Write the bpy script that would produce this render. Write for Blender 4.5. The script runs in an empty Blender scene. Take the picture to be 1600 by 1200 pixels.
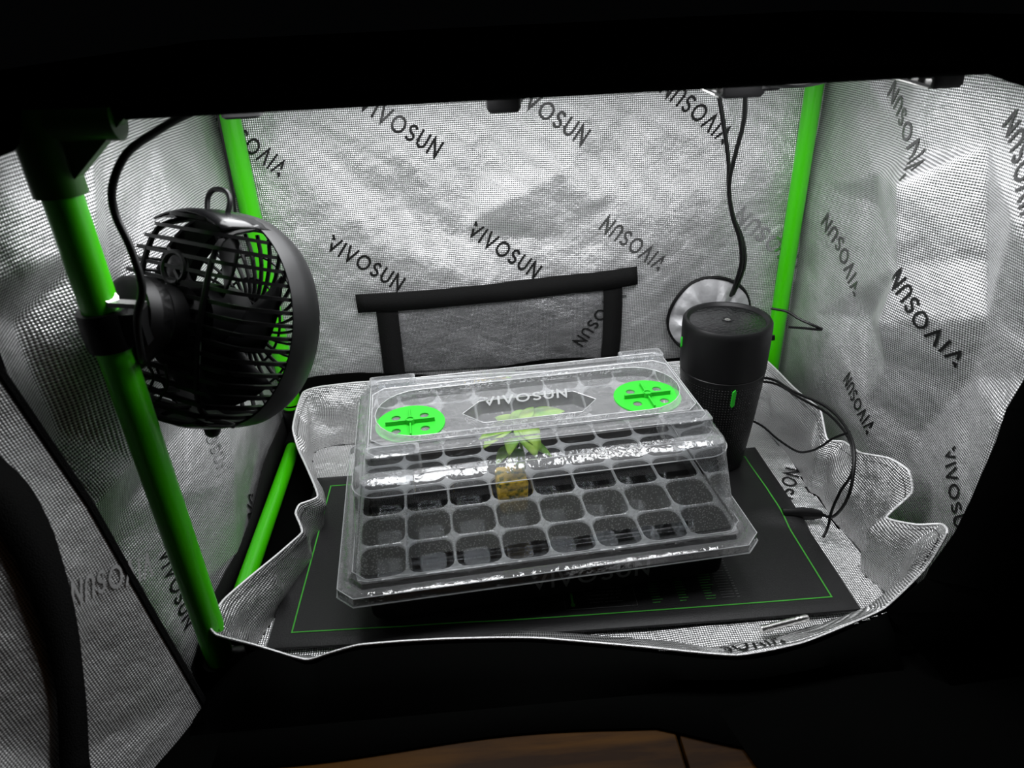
import bpy, bmesh, math, random
import numpy as np
from mathutils import Vector, Matrix
from mathutils.geometry import delaunay_2d_cdt
PI = math.pi
R = math.radians
random.seed(7)
SC = bpy.context.scene
COL = SC.collection

# ---------------------------------------------------------------- camera, world, exposure
CAM = (0.239, -0.443, 0.501)
YAW, PITCH, ROLL, FPX = 0.052, 0.499, -0.046, 1111.0
def cam_axes():
    cy, sy, cp, sp = math.cos(YAW), math.sin(YAW), math.cos(PITCH), math.sin(PITCH)
    f = Vector((sy*cp, cy*cp, -sp)); r = Vector((cy, -sy, 0)); u = r.cross(f)
    c, s = math.cos(ROLL), math.sin(ROLL)
    return c*r + s*u, -s*r + c*u, f
RX, UX, FX = cam_axes()
cd = bpy.data.cameras.new('camera'); cam = bpy.data.objects.new('camera', cd); COL.objects.link(cam)
m = Matrix((RX, UX, -FX)).transposed().to_4x4(); m.translation = Vector(CAM); cam.matrix_world = m
cd.sensor_width = 36; cd.lens = 36*FPX/1600; cd.clip_start = 0.01
cd.dof.use_dof = True; cd.dof.focus_distance = 0.68; cd.dof.aperture_fstop = 8
SC.camera = cam
w = bpy.data.worlds.new('world'); SC.world = w; w.use_nodes = True
w.node_tree.nodes['Background'].inputs[0].default_value = (0.5, 0.55, 0.6, 1)
w.node_tree.nodes['Background'].inputs[1].default_value = 0.0015
SC.view_settings.view_transform = 'Standard'; SC.view_settings.look = 'None'
SC.view_settings.gamma = 1; SC.view_settings.exposure = 0.0
SC.cycles.max_bounces = 12; SC.cycles.transparent_max_bounces = 24; SC.cycles.diffuse_bounces = 5
SC.cycles.glossy_bounces = 6; SC.cycles.sample_clamp_indirect = 4
SC.cycles.caustics_reflective = True
def area(name, loc, sx, sy, power, col=(1, 1, 1), rot=(0, 0, 0), spread=PI):
    l = bpy.data.lights.new(name, 'AREA'); l.shape = 'RECTANGLE'; l.size = sx; l.size_y = sy
    l.energy = power; l.color = col; l.spread = spread
    o = bpy.data.objects.new(name, l); o.location = loc; o.rotation_euler = rot; COL.objects.link(o); return o
# the grow light's two diode boards shine straight down
LED_POWER = 1.8
area('diode_light', (0.165, 0.135, 0.4405), 0.20, 0.20, LED_POWER, (0.97, 0.98, 1.0))
area('diode_light', (0.455, 0.135, 0.4405), 0.20, 0.20, LED_POWER, (0.97, 0.98, 1.0))
# dim warm fill added over the table in front; no lamp is seen there
area('table_fill', (0.33, -0.30, 0.75), 0.05, 0.05, 0.004, (1.0, 0.62, 0.25), (R(-22), 0, 0), R(34))

# ---------------------------------------------------------------- helpers
def ray(x, y): return FX + RX*((x-800)/FPX) - UX*((y-600)/FPX)
C0 = Vector(CAM)
def at_z(x, y, z): d = ray(x, y); return C0 + d*((z-C0.z)/d.z)
def at_y(x, y, Y): d = ray(x, y); return C0 + d*((Y-C0.y)/d.y)
def at_x(x, y, X): d = ray(x, y); return C0 + d*((X-C0.x)/d.x)

def tag(o, label=None, cat=None, group=None, kind=None):
    if label: o['label'] = label
    if cat: o['category'] = cat
    if group: o['group'] = group
    if kind: o['kind'] = kind
    return o
def link_mesh(name, me, mat=None, parent=None, smooth=False):
    o = bpy.data.objects.new(name, me); COL.objects.link(o)
    if mat is not None:
        for mm in (mat if isinstance(mat, (list, tuple)) else [mat]): me.materials.append(mm)
    if parent is not None: o.parent = parent
    if smooth:
        me.polygons.foreach_set('use_smooth', [True]*len(me.polygons))
    return o
def empty(name, loc=(0, 0, 0), rz=0, parent=None):
    o = bpy.data.objects.new(name, None); COL.objects.link(o); o.location = loc; o.rotation_euler = (0, 0, rz)
    o.empty_display_size = .01
    if parent: o.parent = parent
    return o
class MB:
    def __init__(s): s.v = []; s.f = []; s.uv = None
    def add(s, vs, fs):
        n = len(s.v); s.v += [tuple(v) for v in vs]; s.f += [tuple(i+n for i in f) for f in fs]; return s
    def box(s, x0, x1, y0, y1, z0, z1, M=None):
        vs = [Vector((x, y, z)) for z in (z0, z1) for y in (y0, y1) for x in (x0, x1)]
        if M is not None: vs = [M @ v for v in vs]
        return s.add(vs, [(0, 2, 3, 1), (4, 5, 7, 6), (0, 1, 5, 4), (2, 6, 7, 3), (0, 4, 6, 2), (1, 3, 7, 5)])
    def loft(s, loops, close=True, cap0=False, cap1=False, M=None):
        n = len(loops[0]); vs = [Vector(p) for l in loops for p in l]
        if M is not None: vs = [M @ v for v in vs]
        fs = []
        for k in range(len(loops)-1):
            for i in range(n if close else n-1):
                j = (i+1) % n
                fs.append((k*n+i, k*n+j, (k+1)*n+j, (k+1)*n+i))
        if cap0: fs.append(tuple(range(n))[::-1])
        if cap1: fs.append(tuple((len(loops)-1)*n+i for i in range(n)))
        return s.add(vs, fs)
    def lathe(s, prof, n=40, M=None, cap0=True, cap1=True):
        loops = [[(r*math.cos(2*PI*i/n), r*math.sin(2*PI*i/n), z) for i in range(n)] for r, z in prof]
        return s.loft(loops, True, cap0, cap1, M)
    def tube(s, pts, r, n=8, flat=1.0, caps=True, closed=False):
        pts = [Vector(p) for p in pts]; loops = []; prev = None
        N = len(pts)
        for i, p in enumerate(pts):
            if closed: t = pts[(i+1) % N]-pts[i-1]
            else: t = pts[min(i+1, N-1)]-pts[max(i-1, 0)]
            if t.length < 1e-9: t = Vector((0, 0, 1))
            t.normalize()
            if prev is None:
                a = Vector((0, 0, 1)) if abs(t.z) < .9 else Vector((1, 0, 0))
                prev = (a - t*a.dot(t)).normalized()
            else:
                q = prev - t*prev.dot(t)
                if q.length > 1e-6: prev = q.normalized()
            b = t.cross(prev)
            rr = r[i] if isinstance(r, (list, tuple)) else r
            loops.append([p + (prev*math.cos(2*PI*k/n) + b*math.sin(2*PI*k/n)*flat)*rr for k in range(n)])
        if closed: loops.append(loops[0]); caps = False
        return s.loft(loops, True, caps, caps)
    def build(s, name, mat, parent=None, smooth=False, uvs=None, bevel=0, solid=0):
        me = bpy.data.meshes.new(name); me.from_pydata(s.v, [], s.f); me.update()
        bm = bmesh.new(); bm.from_mesh(me)
        if s.uv is None and not uvs: bmesh.ops.recalc_face_normals(bm, faces=bm.faces)
        bm.to_mesh(me); bm.free()
        o = link_mesh(name, me, mat, parent, smooth)
        if bevel:
            b = o.modifiers.new('bevel', 'BEVEL'); b.width = bevel; b.segments = 2; b.limit_method = 'ANGLE'; b.angle_limit = R(35)
        if solid:
            b = o.modifiers.new('solid', 'SOLIDIFY'); b.thickness = solid; b.offset = 0
        if smooth:
            me.set_sharp_from_angle(angle=R(38))
        return o
def spline(pts, n=8):
    pts = [Vector(p) for p in pts]; out = []
    P = [pts[0]*2-pts[1]] + pts + [pts[-1]*2-pts[-2]]
    for i in range(1, len(P)-2):
        for k in range(n):
            t = k/n
            out.append(.5*((2*P[i]) + (P[i+1]-P[i-1])*t + (2*P[i-1]-5*P[i]+4*P[i+1]-P[i+2])*t*t + (3*P[i]-P[i-1]-3*P[i+1]+P[i+2])*t**3))
    out.append(pts[-1]); return out

# ---------------------------------------------------------------- materials
def new_mat(name):
    mt = bpy.data.materials.new(name); mt.use_nodes = True; nt = mt.node_tree; nt.nodes.clear()
    out = nt.nodes.new('ShaderNodeOutputMaterial'); return mt, nt, out
def N(nt, t, **kw):
    n = nt.nodes.new(t)
    for k, v in kw.items():
        if isinstance(k, str) and hasattr(n, k): setattr(n, k, v)
    return n
def mth(nt, op, a, b=None, c=None):
    n = nt.nodes.new('ShaderNodeMath'); n.operation = op
    for i, v in enumerate((a, b, c)):
        if v is None: continue
        if isinstance(v, (int, float)): n.inputs[i].default_value = v
        else: nt.links.new(v, n.inputs[i])
    return n.outputs[0]
def noise(nt, scale, detail=2, vec=None, rough=.5):
    n = nt.nodes.new('ShaderNodeTexNoise'); n.inputs['Scale'].default_value = scale
    n.inputs['Detail'].default_value = detail; n.inputs['Roughness'].default_value = rough
    if vec is not None: nt.links.new(vec, n.inputs['Vector'])
    return n
def principled(name, col, rough=.5, metal=0, spec=.5, bump=None, rnoise=None, coat=0):
    mt, nt, out = new_mat(name); p = nt.nodes.new('ShaderNodeBsdfPrincipled'); nt.links.new(p.outputs[0], out.inputs[0])
    p.inputs['Base Color'].default_value = (*col, 1); p.inputs['Roughness'].default_value = rough
    p.inputs['Metallic'].default_value = metal; p.inputs['Specular IOR Level'].default_value = spec
    p.inputs['Coat Weight'].default_value = coat
    tc = nt.nodes.new('ShaderNodeTexCoord')
    if bump:
        sc, st, dist = bump
        n = noise(nt, sc, 4, tc.outputs['Object']); b = nt.nodes.new('ShaderNodeBump')
        b.inputs['Strength'].default_value = st; b.inputs['Distance'].default_value = dist
        nt.links.new(n.outputs[0], b.inputs['Height']); nt.links.new(b.outputs[0], p.inputs['Normal'])
    if rnoise:
        sc, lo, hi = rnoise
        n = noise(nt, sc, 3, tc.outputs['Object']); mr = nt.nodes.new('ShaderNodeMapRange')
        mr.inputs[3].default_value = lo; mr.inputs[4].default_value = hi
        nt.links.new(n.outputs[0], mr.inputs[0]); nt.links.new(mr.outputs[0], p.inputs['Roughness'])
    return mt

def fabric(name, lo, hi, rough=.36, metal=.88, pitch=.0022, two_sided=True, bumpk=1.0):
    """woven reflective foil cloth: UV is in metres; silver inside, black outside"""
    mt, nt, out = new_mat(name); p = nt.nodes.new('ShaderNodeBsdfPrincipled')
    uv = nt.nodes.new('ShaderNodeUVMap'); sep = nt.nodes.new('ShaderNodeSeparateXYZ'); nt.links.new(uv.outputs[0], sep.inputs[0])
    k = 2*PI/pitch
    a = mth(nt, 'SINE', mth(nt, 'MULTIPLY', mth(nt, 'ADD', sep.outputs[0], sep.outputs[1]), k*.5))
    b = mth(nt, 'SINE', mth(nt, 'MULTIPLY', mth(nt, 'SUBTRACT', sep.outputs[0], sep.outputs[1]), k*.5))
    wv = mth(nt, 'MULTIPLY', a, b)
    mix = nt.nodes.new('ShaderNodeMix'); mix.data_type = 'RGBA'
    mr = nt.nodes.new('ShaderNodeMapRange'); mr.inputs[1].default_value = -.7; mr.inputs[2].default_value = .5
    mr.interpolation_type = 'SMOOTHSTEP'
    nt.links.new(wv, mr.inputs[0]); nt.links.new(mr.outputs[0], mix.inputs[0])
    mix.inputs[6].default_value = (*lo, 1); mix.inputs[7].default_value = (*hi, 1)
    nt.links.new(mix.outputs[2], p.inputs['Base Color'])
    p.inputs['Metallic'].default_value = metal
    nr = noise(nt, 22, 4, uv.outputs[0]); r2 = nt.nodes.new('ShaderNodeMapRange')
    r2.inputs[1].default_value = .35; r2.inputs[2].default_value = .65
    r2.inputs[3].default_value = rough-.07; r2.inputs[4].default_value = rough+.09
    nt.links.new(nr.outputs[0], r2.inputs[0]); nt.links.new(r2.outputs[0], p.inputs['Roughness'])
    b1 = nt.nodes.new('ShaderNodeBump'); b1.inputs['Strength'].default_value = .55*bumpk; b1.inputs['Distance'].default_value = .0005
    nt.links.new(wv, b1.inputs['Height'])
    n1 = noise(nt, 26, 5, uv.outputs[0], .55)
    vo = nt.nodes.new('ShaderNodeTexVoronoi'); vo.feature = 'DISTANCE_TO_EDGE'; vo.inputs['Scale'].default_value = 11
    wn = noise(nt, 9, 3, uv.outputs[0]); vm = nt.nodes.new('ShaderNodeMix'); vm.data_type = 'VECTOR'
    vm.inputs[0].default_value = .12; nt.links.new(uv.outputs[0], vm.inputs[4]); nt.links.new(wn.outputs['Color'], vm.inputs[5])
    nt.links.new(vm.outputs[1], vo.inputs['Vector'])
    h2 = mth(nt, 'ADD', mth(nt, 'MULTIPLY', n1.outputs[0], .0045), mth(nt, 'MULTIPLY', mth(nt, 'MINIMUM', vo.outputs['Distance'], .10), .0035))
    b2 = nt.nodes.new('ShaderNodeBump'); b2.inputs['Strength'].default_value = .9*bumpk; b2.inputs['Distance'].default_value = 1.0
    nt.links.new(h2, b2.inputs['Height']); nt.links.new(b1.outputs[0], b2.inputs['Normal'])
    nt.links.new(b2.outputs[0], p.inputs['Normal'])
    if two_sided:
        g = nt.nodes.new('ShaderNodeNewGeometry'); blk = nt.nodes.new('ShaderNodeBsdfPrincipled')
        blk.inputs['Base Color'].default_value = (.001, .001, .001, 1); blk.inputs['Roughness'].default_value = .8
        blk.inputs['Specular IOR Level'].default_value = .1
        ms = nt.nodes.new('ShaderNodeMixShader'); nt.links.new(g.outputs['Backfacing'], ms.inputs[0])
        nt.links.new(p.outputs[0], ms.inputs[1]); nt.links.new(blk.outputs[0], ms.inputs[2]); nt.links.new(ms.outputs[0], out.inputs[0])
    else: nt.links.new(p.outputs[0], out.inputs[0])
    return mt

def clear_plastic(name, tint=(.95, .96, .97), gl_rough=.06, haze=.03, fog=None, bump=(60, .25, .002), boost=1.5, facet=None):
    """thin clear sheet plastic; fog = socket builder giving a 0..1 mask of condensation droplets"""
    mt, nt, out = new_mat(name)
    tr = nt.nodes.new('ShaderNodeBsdfTransparent'); tr.inputs[0].default_value = (*tint, 1)
    gl = nt.nodes.new('ShaderNodeBsdfGlossy'); gl.inputs['Roughness'].default_value = gl_rough; gl.inputs[0].default_value = (1, 1, 1, 1)
    df = nt.nodes.new('ShaderNodeBsdfDiffuse'); df.inputs[0].default_value = (.75, .76, .77, 1)
    fr = nt.nodes.new('ShaderNodeFresnel'); fr.inputs[0].default_value = 1.5
    tc = nt.nodes.new('ShaderNodeTexCoord')
    n = noise(nt, bump[0], 3, tc.outputs['Object']); b = nt.nodes.new('ShaderNodeBump')
    b.inputs['Strength'].default_value = bump[1]; b.inputs['Distance'].default_value = bump[2]
    nt.links.new(n.outputs[0], b.inputs['Height'])
    nt.links.new(b.outputs[0], gl.inputs['Normal']); nt.links.new(b.outputs[0], fr.inputs['Normal'])
    m1 = nt.nodes.new('ShaderNodeMixShader'); m1.inputs[0].default_value = haze
    nt.links.new(tr.outputs[0], m1.inputs[1]); nt.links.new(df.outputs[0], m1.inputs[2])
    base = m1.outputs[0]
    if fog:
        fac, fogsh = fog(nt, tc)
        m3 = nt.nodes.new('ShaderNodeMixShader'); nt.links.new(fac, m3.inputs[0]); nt.links.new(base, m3.inputs[1]); nt.links.new(fogsh, m3.inputs[2])
        base = m3.outputs[0]
    m2 = nt.nodes.new('ShaderNodeMixShader'); f = mth(nt, 'MINIMUM', mth(nt, 'MULTIPLY', fr.outputs[0], boost), .9)
    nt.links.new(f, m2.inputs[0]); nt.links.new(base, m2.inputs[1]); nt.links.new(gl.outputs[0], m2.inputs[2])
    nt.links.new(m2.outputs[0], out.inputs[0]); return mt

def droplet_fog(nt, tc):
    """condensation on the lower part of the dome's panes: fine droplets, ragged upper edge"""
    sep = nt.nodes.new('ShaderNodeSeparateXYZ'); nt.links.new(tc.outputs['Object'], sep.inputs[0])
    vo = nt.nodes.new('ShaderNodeTexVoronoi'); vo.inputs['Scale'].default_value = 560; nt.links.new(tc.outputs['Object'], vo.inputs['Vector'])
    big = nt.nodes.new('ShaderNodeTexVoronoi'); big.inputs['Scale'].default_value = 60; nt.links.new(tc.outputs['Object'], big.inputs['Vector'])
    nz = noise(nt, 35, 4, tc.outputs['Object'])
    drop = mth(nt, 'LESS_THAN', mth(nt, 'ADD', vo.outputs['Distance'], mth(nt, 'MULTIPLY', nz.outputs[0], .30)), .47)
    h = mth(nt, 'ADD', sep.outputs[2], mth(nt, 'MULTIPLY', nz.outputs[0], .012))
    up = nt.nodes.new('ShaderNodeMapRange'); up.inputs[1].default_value = .1365; up.inputs[2].default_value = .1335
    nt.links.new(h, up.inputs[0])
    dn = nt.nodes.new('ShaderNodeMapRange'); dn.inputs[1].default_value = .0925; dn.inputs[2].default_value = .0935
    nt.links.new(h, dn.inputs[0])
    side = mth(nt, 'GREATER_THAN', mth(nt, 'ABSOLUTE', sep.outputs[0]), .122)
    mask = mth(nt, 'MULTIPLY', up.outputs[0], mth(nt, 'MAXIMUM', dn.outputs[0], side))
    fac = mth(nt, 'MULTIPLY', mask, mth(nt, 'ADD', mth(nt, 'MULTIPLY', drop, .42), .30))
    d = nt.nodes.new('ShaderNodeBsdfDiffuse'); d.inputs[0].default_value = (.8, .8, .8, 1)
    t = nt.nodes.new('ShaderNodeBsdfTranslucent'); t.inputs[0].default_value = (.8, .8, .8, 1)
    m = nt.nodes.new('ShaderNodeMixShader'); m.inputs[0].default_value = .6
    nt.links.new(d.outputs[0], m.inputs[1]); nt.links.new(t.outputs[0], m.inputs[2])
    return fac, m.outputs[0]

SILVER = fabric('silver_woven_foil', (.11, .11, .11), (.90, .90, .91), .40, .70)
SILVER_LEAF = fabric('silver_door_foil', (.14, .14, .14), (.92, .92, .92), .46, .5, .0019)  # wall silver copied paler and more diffuse, to brighten the door leaf
SILVER_DARK = fabric('silver_liner_foil', (.16, .16, .16), (.92, .92, .92), .36, .86, .0021, bumpk=1.2)
CREPE = principled('pale_grey_cloth', (.45, .45, .46), .5, .35, bump=(60, .5, .004))
INK = principled('glossy_black_print', (.008, .008, .008), .35, spec=.4)
INK_MID = principled('sheen_dark_print', (.10, .10, .10), .3, .5)  # black print with a partial sheen put into its grey
INK_PALE = principled('sheen_silver_print', (.55, .56, .56), .2, .9)  # glint on the glossy black print, put into a pale colour
BLACK_CLOTH = principled('black_cloth', (.0010, .0011, .0010), .9, spec=.02)
WEB = principled('black_webbing', (.006, .006, .006), .8, spec=.12, bump=(900, .8, .001))
HEM = principled('pale_hem_thread', (.8, .8, .8), .5, .3, bump=(600, .8, .001))
GREEN = principled('green_enamel_pole', (.045, .50, .0), .36, coat=.15)
GREEN_PL = principled('green_plastic', (.022, .42, .022), .45, spec=.3)
GREEN_SHADED = principled('shaded_green_plastic', (.018, .11, .004), .45, spec=.3)  # connector green darkened in the colour for the shade at the top corner
BLACK_PL = principled('black_plastic', (.0025, .0025, .0027), .42, spec=.28, rnoise=(30, .35, .5))
BLACK_GLOSS = principled('black_gloss_plastic', (.004, .004, .0045), .25, spec=.35, rnoise=(25, .15, .35))
BLACK_SATIN = principled('black_satin_plastic', (.0032, .0032, .0035), .44, spec=.25)
BLADE = principled('smoky_fan_blade', (.006, .006, .007), .4, spec=.3)
MAT_BLK = principled('black_mat_vinyl', (.007, .007, .0072), .45, spec=.3, bump=(700, .35, .0006), rnoise=(9, .34, .55))
GREEN_INK = principled('green_print', (.05, .32, .035), .55, spec=.2)
GREY_INK = principled('grey_print', (.11, .11, .11), .6, spec=.2)
TRAY_BLK = principled('black_tray_plastic', (.0015, .0015, .0015), .6, spec=.06)
METAL = principled('brushed_metal', (.75, .74, .72), .28, 1.0)
WHITE_PL = principled('pale_ribbed_plastic', (.72, .7, .66), .3, .2)
CLEAR = clear_plastic('clear_lid_plastic', haze=.15, boost=1.35, gl_rough=.10, bump=(55, .7, .005))  # haze here also stands in for silver cloth reflected in the lid
CLEAR_FOG = clear_plastic('clear_lid_with_condensation', haze=.02, fog=droplet_fog, boost=1.0, bump=(30, .12, .003))
CLEAR_RIM = clear_plastic('clear_rim_plastic', haze=.12, boost=1.8, bump=(80, .5, .003), gl_rough=.1)
CELLPL = clear_plastic('clear_cell_plastic', haze=.003, boost=.2, bump=(120, .5, .002), gl_rough=.14)
CELLWEB = clear_plastic('clear_web_plastic', haze=.42, boost=1.8, bump=(150, .5, .002), gl_rough=.15)  # light caught along the plastic's edges is put in as extra haze
LEAF, nt, out = new_mat('pale_green_leaf')
pp = nt.nodes.new('ShaderNodeBsdfPrincipled'); tcn = nt.nodes.new('ShaderNodeTexCoord'); nn = noise(nt, 60, 3, tcn.outputs['Object'])
cr = nt.nodes.new('ShaderNodeValToRGB'); cr.color_ramp.elements[0].color = (.16, .42, .03, 1); cr.color_ramp.elements[0].position = .35
cr.color_ramp.elements[1].color = (.50, .68, .10, 1); cr.color_ramp.elements[1].position = .7
nt.links.new(nn.outputs[0], cr.inputs[0]); nt.links.new(cr.outputs[0], pp.inputs['Base Color']); pp.inputs['Roughness'].default_value = .5
tl = nt.nodes.new('ShaderNodeBsdfTranslucent'); tl.inputs[0].default_value = (.35, .7, .05, 1)
mx = nt.nodes.new('ShaderNodeMixShader'); mx.inputs[0].default_value = .35
nt.links.new(pp.outputs[0], mx.inputs[1]); nt.links.new(tl.outputs[0], mx.inputs[2]); nt.links.new(mx.outputs[0], out.inputs[0])
STEM = principled('pale_stem', (.55, .72, .25), .5)
FOAM, nt, out = new_mat('yellow_growing_sponge')
pp = nt.nodes.new('ShaderNodeBsdfPrincipled'); tcn = nt.nodes.new('ShaderNodeTexCoord'); nn = noise(nt, 130, 5, tcn.outputs['Object'])
cr = nt.nodes.new('ShaderNodeValToRGB'); cr.color_ramp.elements[0].color = (.10, .13, .02, 1); cr.color_ramp.elements[0].position = .36
cr.color_ramp.elements[1].color = (.80, .52, .05, 1); cr.color_ramp.elements[1].position = .5
nt.links.new(nn.outputs[0], cr.inputs[0]); nt.links.new(cr.outputs[0], pp.inputs['Base Color']); pp.inputs['Roughness'].default_value = .8
b = nt.nodes.new('ShaderNodeBump'); b.inputs['Distance'].default_value = .002; nt.links.new(nn.outputs[0], b.inputs['Height']); nt.links.new(b.outputs[0], pp.inputs['Normal'])
nt.links.new(pp.outputs[0], out.inputs[0])
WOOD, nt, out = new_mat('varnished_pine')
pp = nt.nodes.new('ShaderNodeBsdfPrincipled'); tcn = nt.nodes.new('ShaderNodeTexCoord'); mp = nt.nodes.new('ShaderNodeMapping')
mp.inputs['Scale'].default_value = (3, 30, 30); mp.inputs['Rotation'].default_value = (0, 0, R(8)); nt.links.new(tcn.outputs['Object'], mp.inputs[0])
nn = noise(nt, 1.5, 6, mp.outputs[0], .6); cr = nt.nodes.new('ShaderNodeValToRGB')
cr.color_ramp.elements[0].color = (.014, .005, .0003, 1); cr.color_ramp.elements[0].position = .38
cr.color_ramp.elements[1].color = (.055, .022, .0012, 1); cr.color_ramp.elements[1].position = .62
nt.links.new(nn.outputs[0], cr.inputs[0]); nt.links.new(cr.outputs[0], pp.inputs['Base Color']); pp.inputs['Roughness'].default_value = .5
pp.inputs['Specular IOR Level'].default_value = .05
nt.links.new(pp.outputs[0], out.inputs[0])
# dimpled humidifier body
DIMPLE, nt, out = new_mat('black_dimpled_plastic')
pp = nt.nodes.new('ShaderNodeBsdfPrincipled'); pp.inputs['Base Color'].default_value = (.0035, .0035, .0038, 1); pp.inputs['Roughness'].default_value = .42; pp.inputs['Specular IOR Level'].default_value = .3
uvn = nt.nodes.new('ShaderNodeTexCoord'); sp = nt.nodes.new('ShaderNodeSeparateXYZ'); nt.links.new(uvn.outputs['Object'], sp.inputs[0])
ang = mth(nt, 'ARCTAN2', sp.outputs[1], sp.outputs[0])
ca = mth(nt, 'COSINE', mth(nt, 'MULTIPLY', ang, 90)); cz = mth(nt, 'COSINE', mth(nt, 'MULTIPLY', sp.outputs[2], 2*PI/.0033))
dm = mth(nt, 'MAXIMUM', mth(nt, 'ADD', ca, cz), .6)
low = mth(nt, 'LESS_THAN', sp.outputs[2], .118)
b = nt.nodes.new('ShaderNodeBump'); b.invert = True; b.inputs['Distance'].default_value = .0009; b.inputs['Strength'].default_value = .9
nt.links.new(mth(nt, 'MULTIPLY', dm, low), b.inputs['Height']); nt.links.new(b.outputs[0], pp.inputs['Normal']); nt.links.new(pp.outputs[0], out.inputs[0])
WETDISC = principled('wet_black_disc', (.006, .006, .0065), .14, bump=(260, .9, .0012))
EMIT, nt, out = new_mat('lit_diodes')
em = nt.nodes.new('ShaderNodeEmission'); em.inputs[1].default_value = 4; nt.links.new(em.outputs[0], out.inputs[0])

# ---------------------------------------------------------------- crumpled cloth
def tri_height(a0, a1, b0, b1, ctrl, nrand, amp, seed, na=150, nb=120, smooth=1, edge=0.0):
    rs = random.Random(seed)
    P = [(a0, b0, edge), (a1, b0, edge), (a1, b1, edge), (a0, b1, edge)] + [tuple(c) for c in ctrl]
    ca = 0
    while ca < nrand:
        a = rs.uniform(a0, a1); b = rs.uniform(b0, b1)
        if ctrl and min(math.hypot(a-c[0], b-c[1]) for c in ctrl) < .028: ca += 1; continue
        P.append((a, b, rs.uniform(-1, 1)*amp)); ca += 1
    for k in range(1, 5):
        t = k/5
        for q in ((a0+(a1-a0)*t, b0), (a0+(a1-a0)*t, b1), (a0, b0+(b1-b0)*t), (a1, b0+(b1-b0)*t)):
            P.append((*q, rs.uniform(-.5, .5)*amp+edge))
    vs, _, fs, ov, _, _ = delaunay_2d_cdt([Vector(p[:2]) for p in P], [], [], 0, 1e-7)
    H = [P[o[0]][2] for o in ov]
    A, B = np.meshgrid(np.linspace(a0, a1, na), np.linspace(b0, b1, nb), indexing='ij'); G = np.zeros_like(A)
    for f in fs:
        (x1, y1), (x2, y2), (x3, y3) = [vs[i] for i in f]; d = (y2-y3)*(x1-x3)+(x3-x2)*(y1-y3)
        if abs(d) < 1e-12: continue
        l1 = ((y2-y3)*(A-x3)+(x3-x2)*(B-y3))/d; l2 = ((y3-y1)*(A-x3)+(x1-x3)*(B-y3))/d; l3 = 1-l1-l2
        mk = (l1 >= -1e-6) & (l2 >= -1e-6) & (l3 >= -1e-6)
        G[mk] = (l1*H[f[0]]+l2*H[f[1]]+l3*H[f[2]])[mk]
    for _ in range(smooth):
        Q = np.pad(G, 1, mode='edge'); G = (Q[:-2, 1:-1]+Q[2:, 1:-1]+Q[1:-1, :-2]+Q[1:-1, 2:]+2*Q[1:-1, 1:-1])/6
    def s(a, b):
        u = min(max((a-a0)/(a1-a0)*(na-1), 0), na-1.0001); v = min(max((b-b0)/(b1-b0)*(nb-1), 0), nb-1.0001)
        i, j = int(u), int(v); fu, fv = u-i, v-j
        return (G[i, j]*(1-fu)+G[i+1, j]*fu)*(1-fv)+(G[i, j+1]*(1-fu)+G[i+1, j+1]*fu)*fv
    return s
def sheet(name, S, a0, a1, b0, b1, na, nb, mat, parent=None, flip=False, kind=None, keep=None):
    vs = []; uv = []
    for i in range(na+1):
        for j in range(nb+1):
            a = a0+(a1-a0)*i/na; b = b0+(b1-b0)*j/nb
            vs.append(S(a, b)); uv.append((a+1, b+1))
    fs = []
    for i in range(na):
        for j in range(nb):
            q = (i*(nb+1)+j, (i+1)*(nb+1)+j, (i+1)*(nb+1)+j+1, i*(nb+1)+j+1)
            if keep and not keep(a0+(a1-a0)*(i+.5)/na, b0+(b1-b0)*(j+.5)/nb): continue
            fs.append(q[::-1] if flip else q)
    me = bpy.data.meshes.new(name); me.from_pydata([tuple(v) for v in vs], [], fs); me.update()
    ul = me.uv_layers.new(name='UVMap'); li = [l.vertex_index for l in me.loops]
    ul.data.foreach_set('uv', [c for i in li for c in uv[i]])
    o = link_mesh(name, me, mat, parent, True)
    if kind: o['kind'] = kind
    return o

ZT = .462           # height of the tent's top frame
# back wall: a = x, b = z ; normal faces -y
hb1 = tri_height(-.02, .64, 0, ZT, [(.02, .30, .0), (.12, .322, .004), (.26, .325, .006), (.42, .330, .004), (.55, .325, .0), (.10, .290, -.002), (.26, .285, -.004), (.42, .292, -.002),
    (.16, .37, -.003), (.23, .26, .006), (.34, .25, .006), (.48, .26, -.002), (.38, .40, -.004), (.05, .41, .003), (.30, .38, .004)], 26, .0045, 3, smooth=2)
hb2 = tri_height(-.02, .64, 0, ZT, [], 130, .0011, 4, 220, 160, 1)
def S_back(a, b): return Vector((a, .372 + hb1(a, b) + hb2(a, b), b))
# right wall: a = y, b = z ; normal faces -x ; creases follow the photograph
hr1 = tri_height(-.05, .372, 0, ZT, [(.30, .43, -.004), (.24, .385, .004), (.16, .341, -.020), (.15, .27, -.010), (.15, .215, -.016), (.215, .19, .010), (.31, .155, .0),
    (.10, .385, .003), (.03, .345, -.012), (.075, .30, .008), (.02, .40, -.002), (.06, .20, .012), (.25, .30, .012), (.33, .30, .002), (.33, .40, .002), (.32, .22, .004),
    (.10, .12, .012), (.05, .26, .004), (.0, .20, -.002), (.0, .12, -.004), (.17, .12, -.002), (.02, .45, .0)], 10, .006, 9, smooth=1)
hr2 = tri_height(-.05, .372, 0, ZT, [], 110, .0012, 10, 200, 160, 1)
def S_right(a, b): return Vector((.640 + 1.3*hr1(a, b) + hr2(a, b), a, b))
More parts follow.
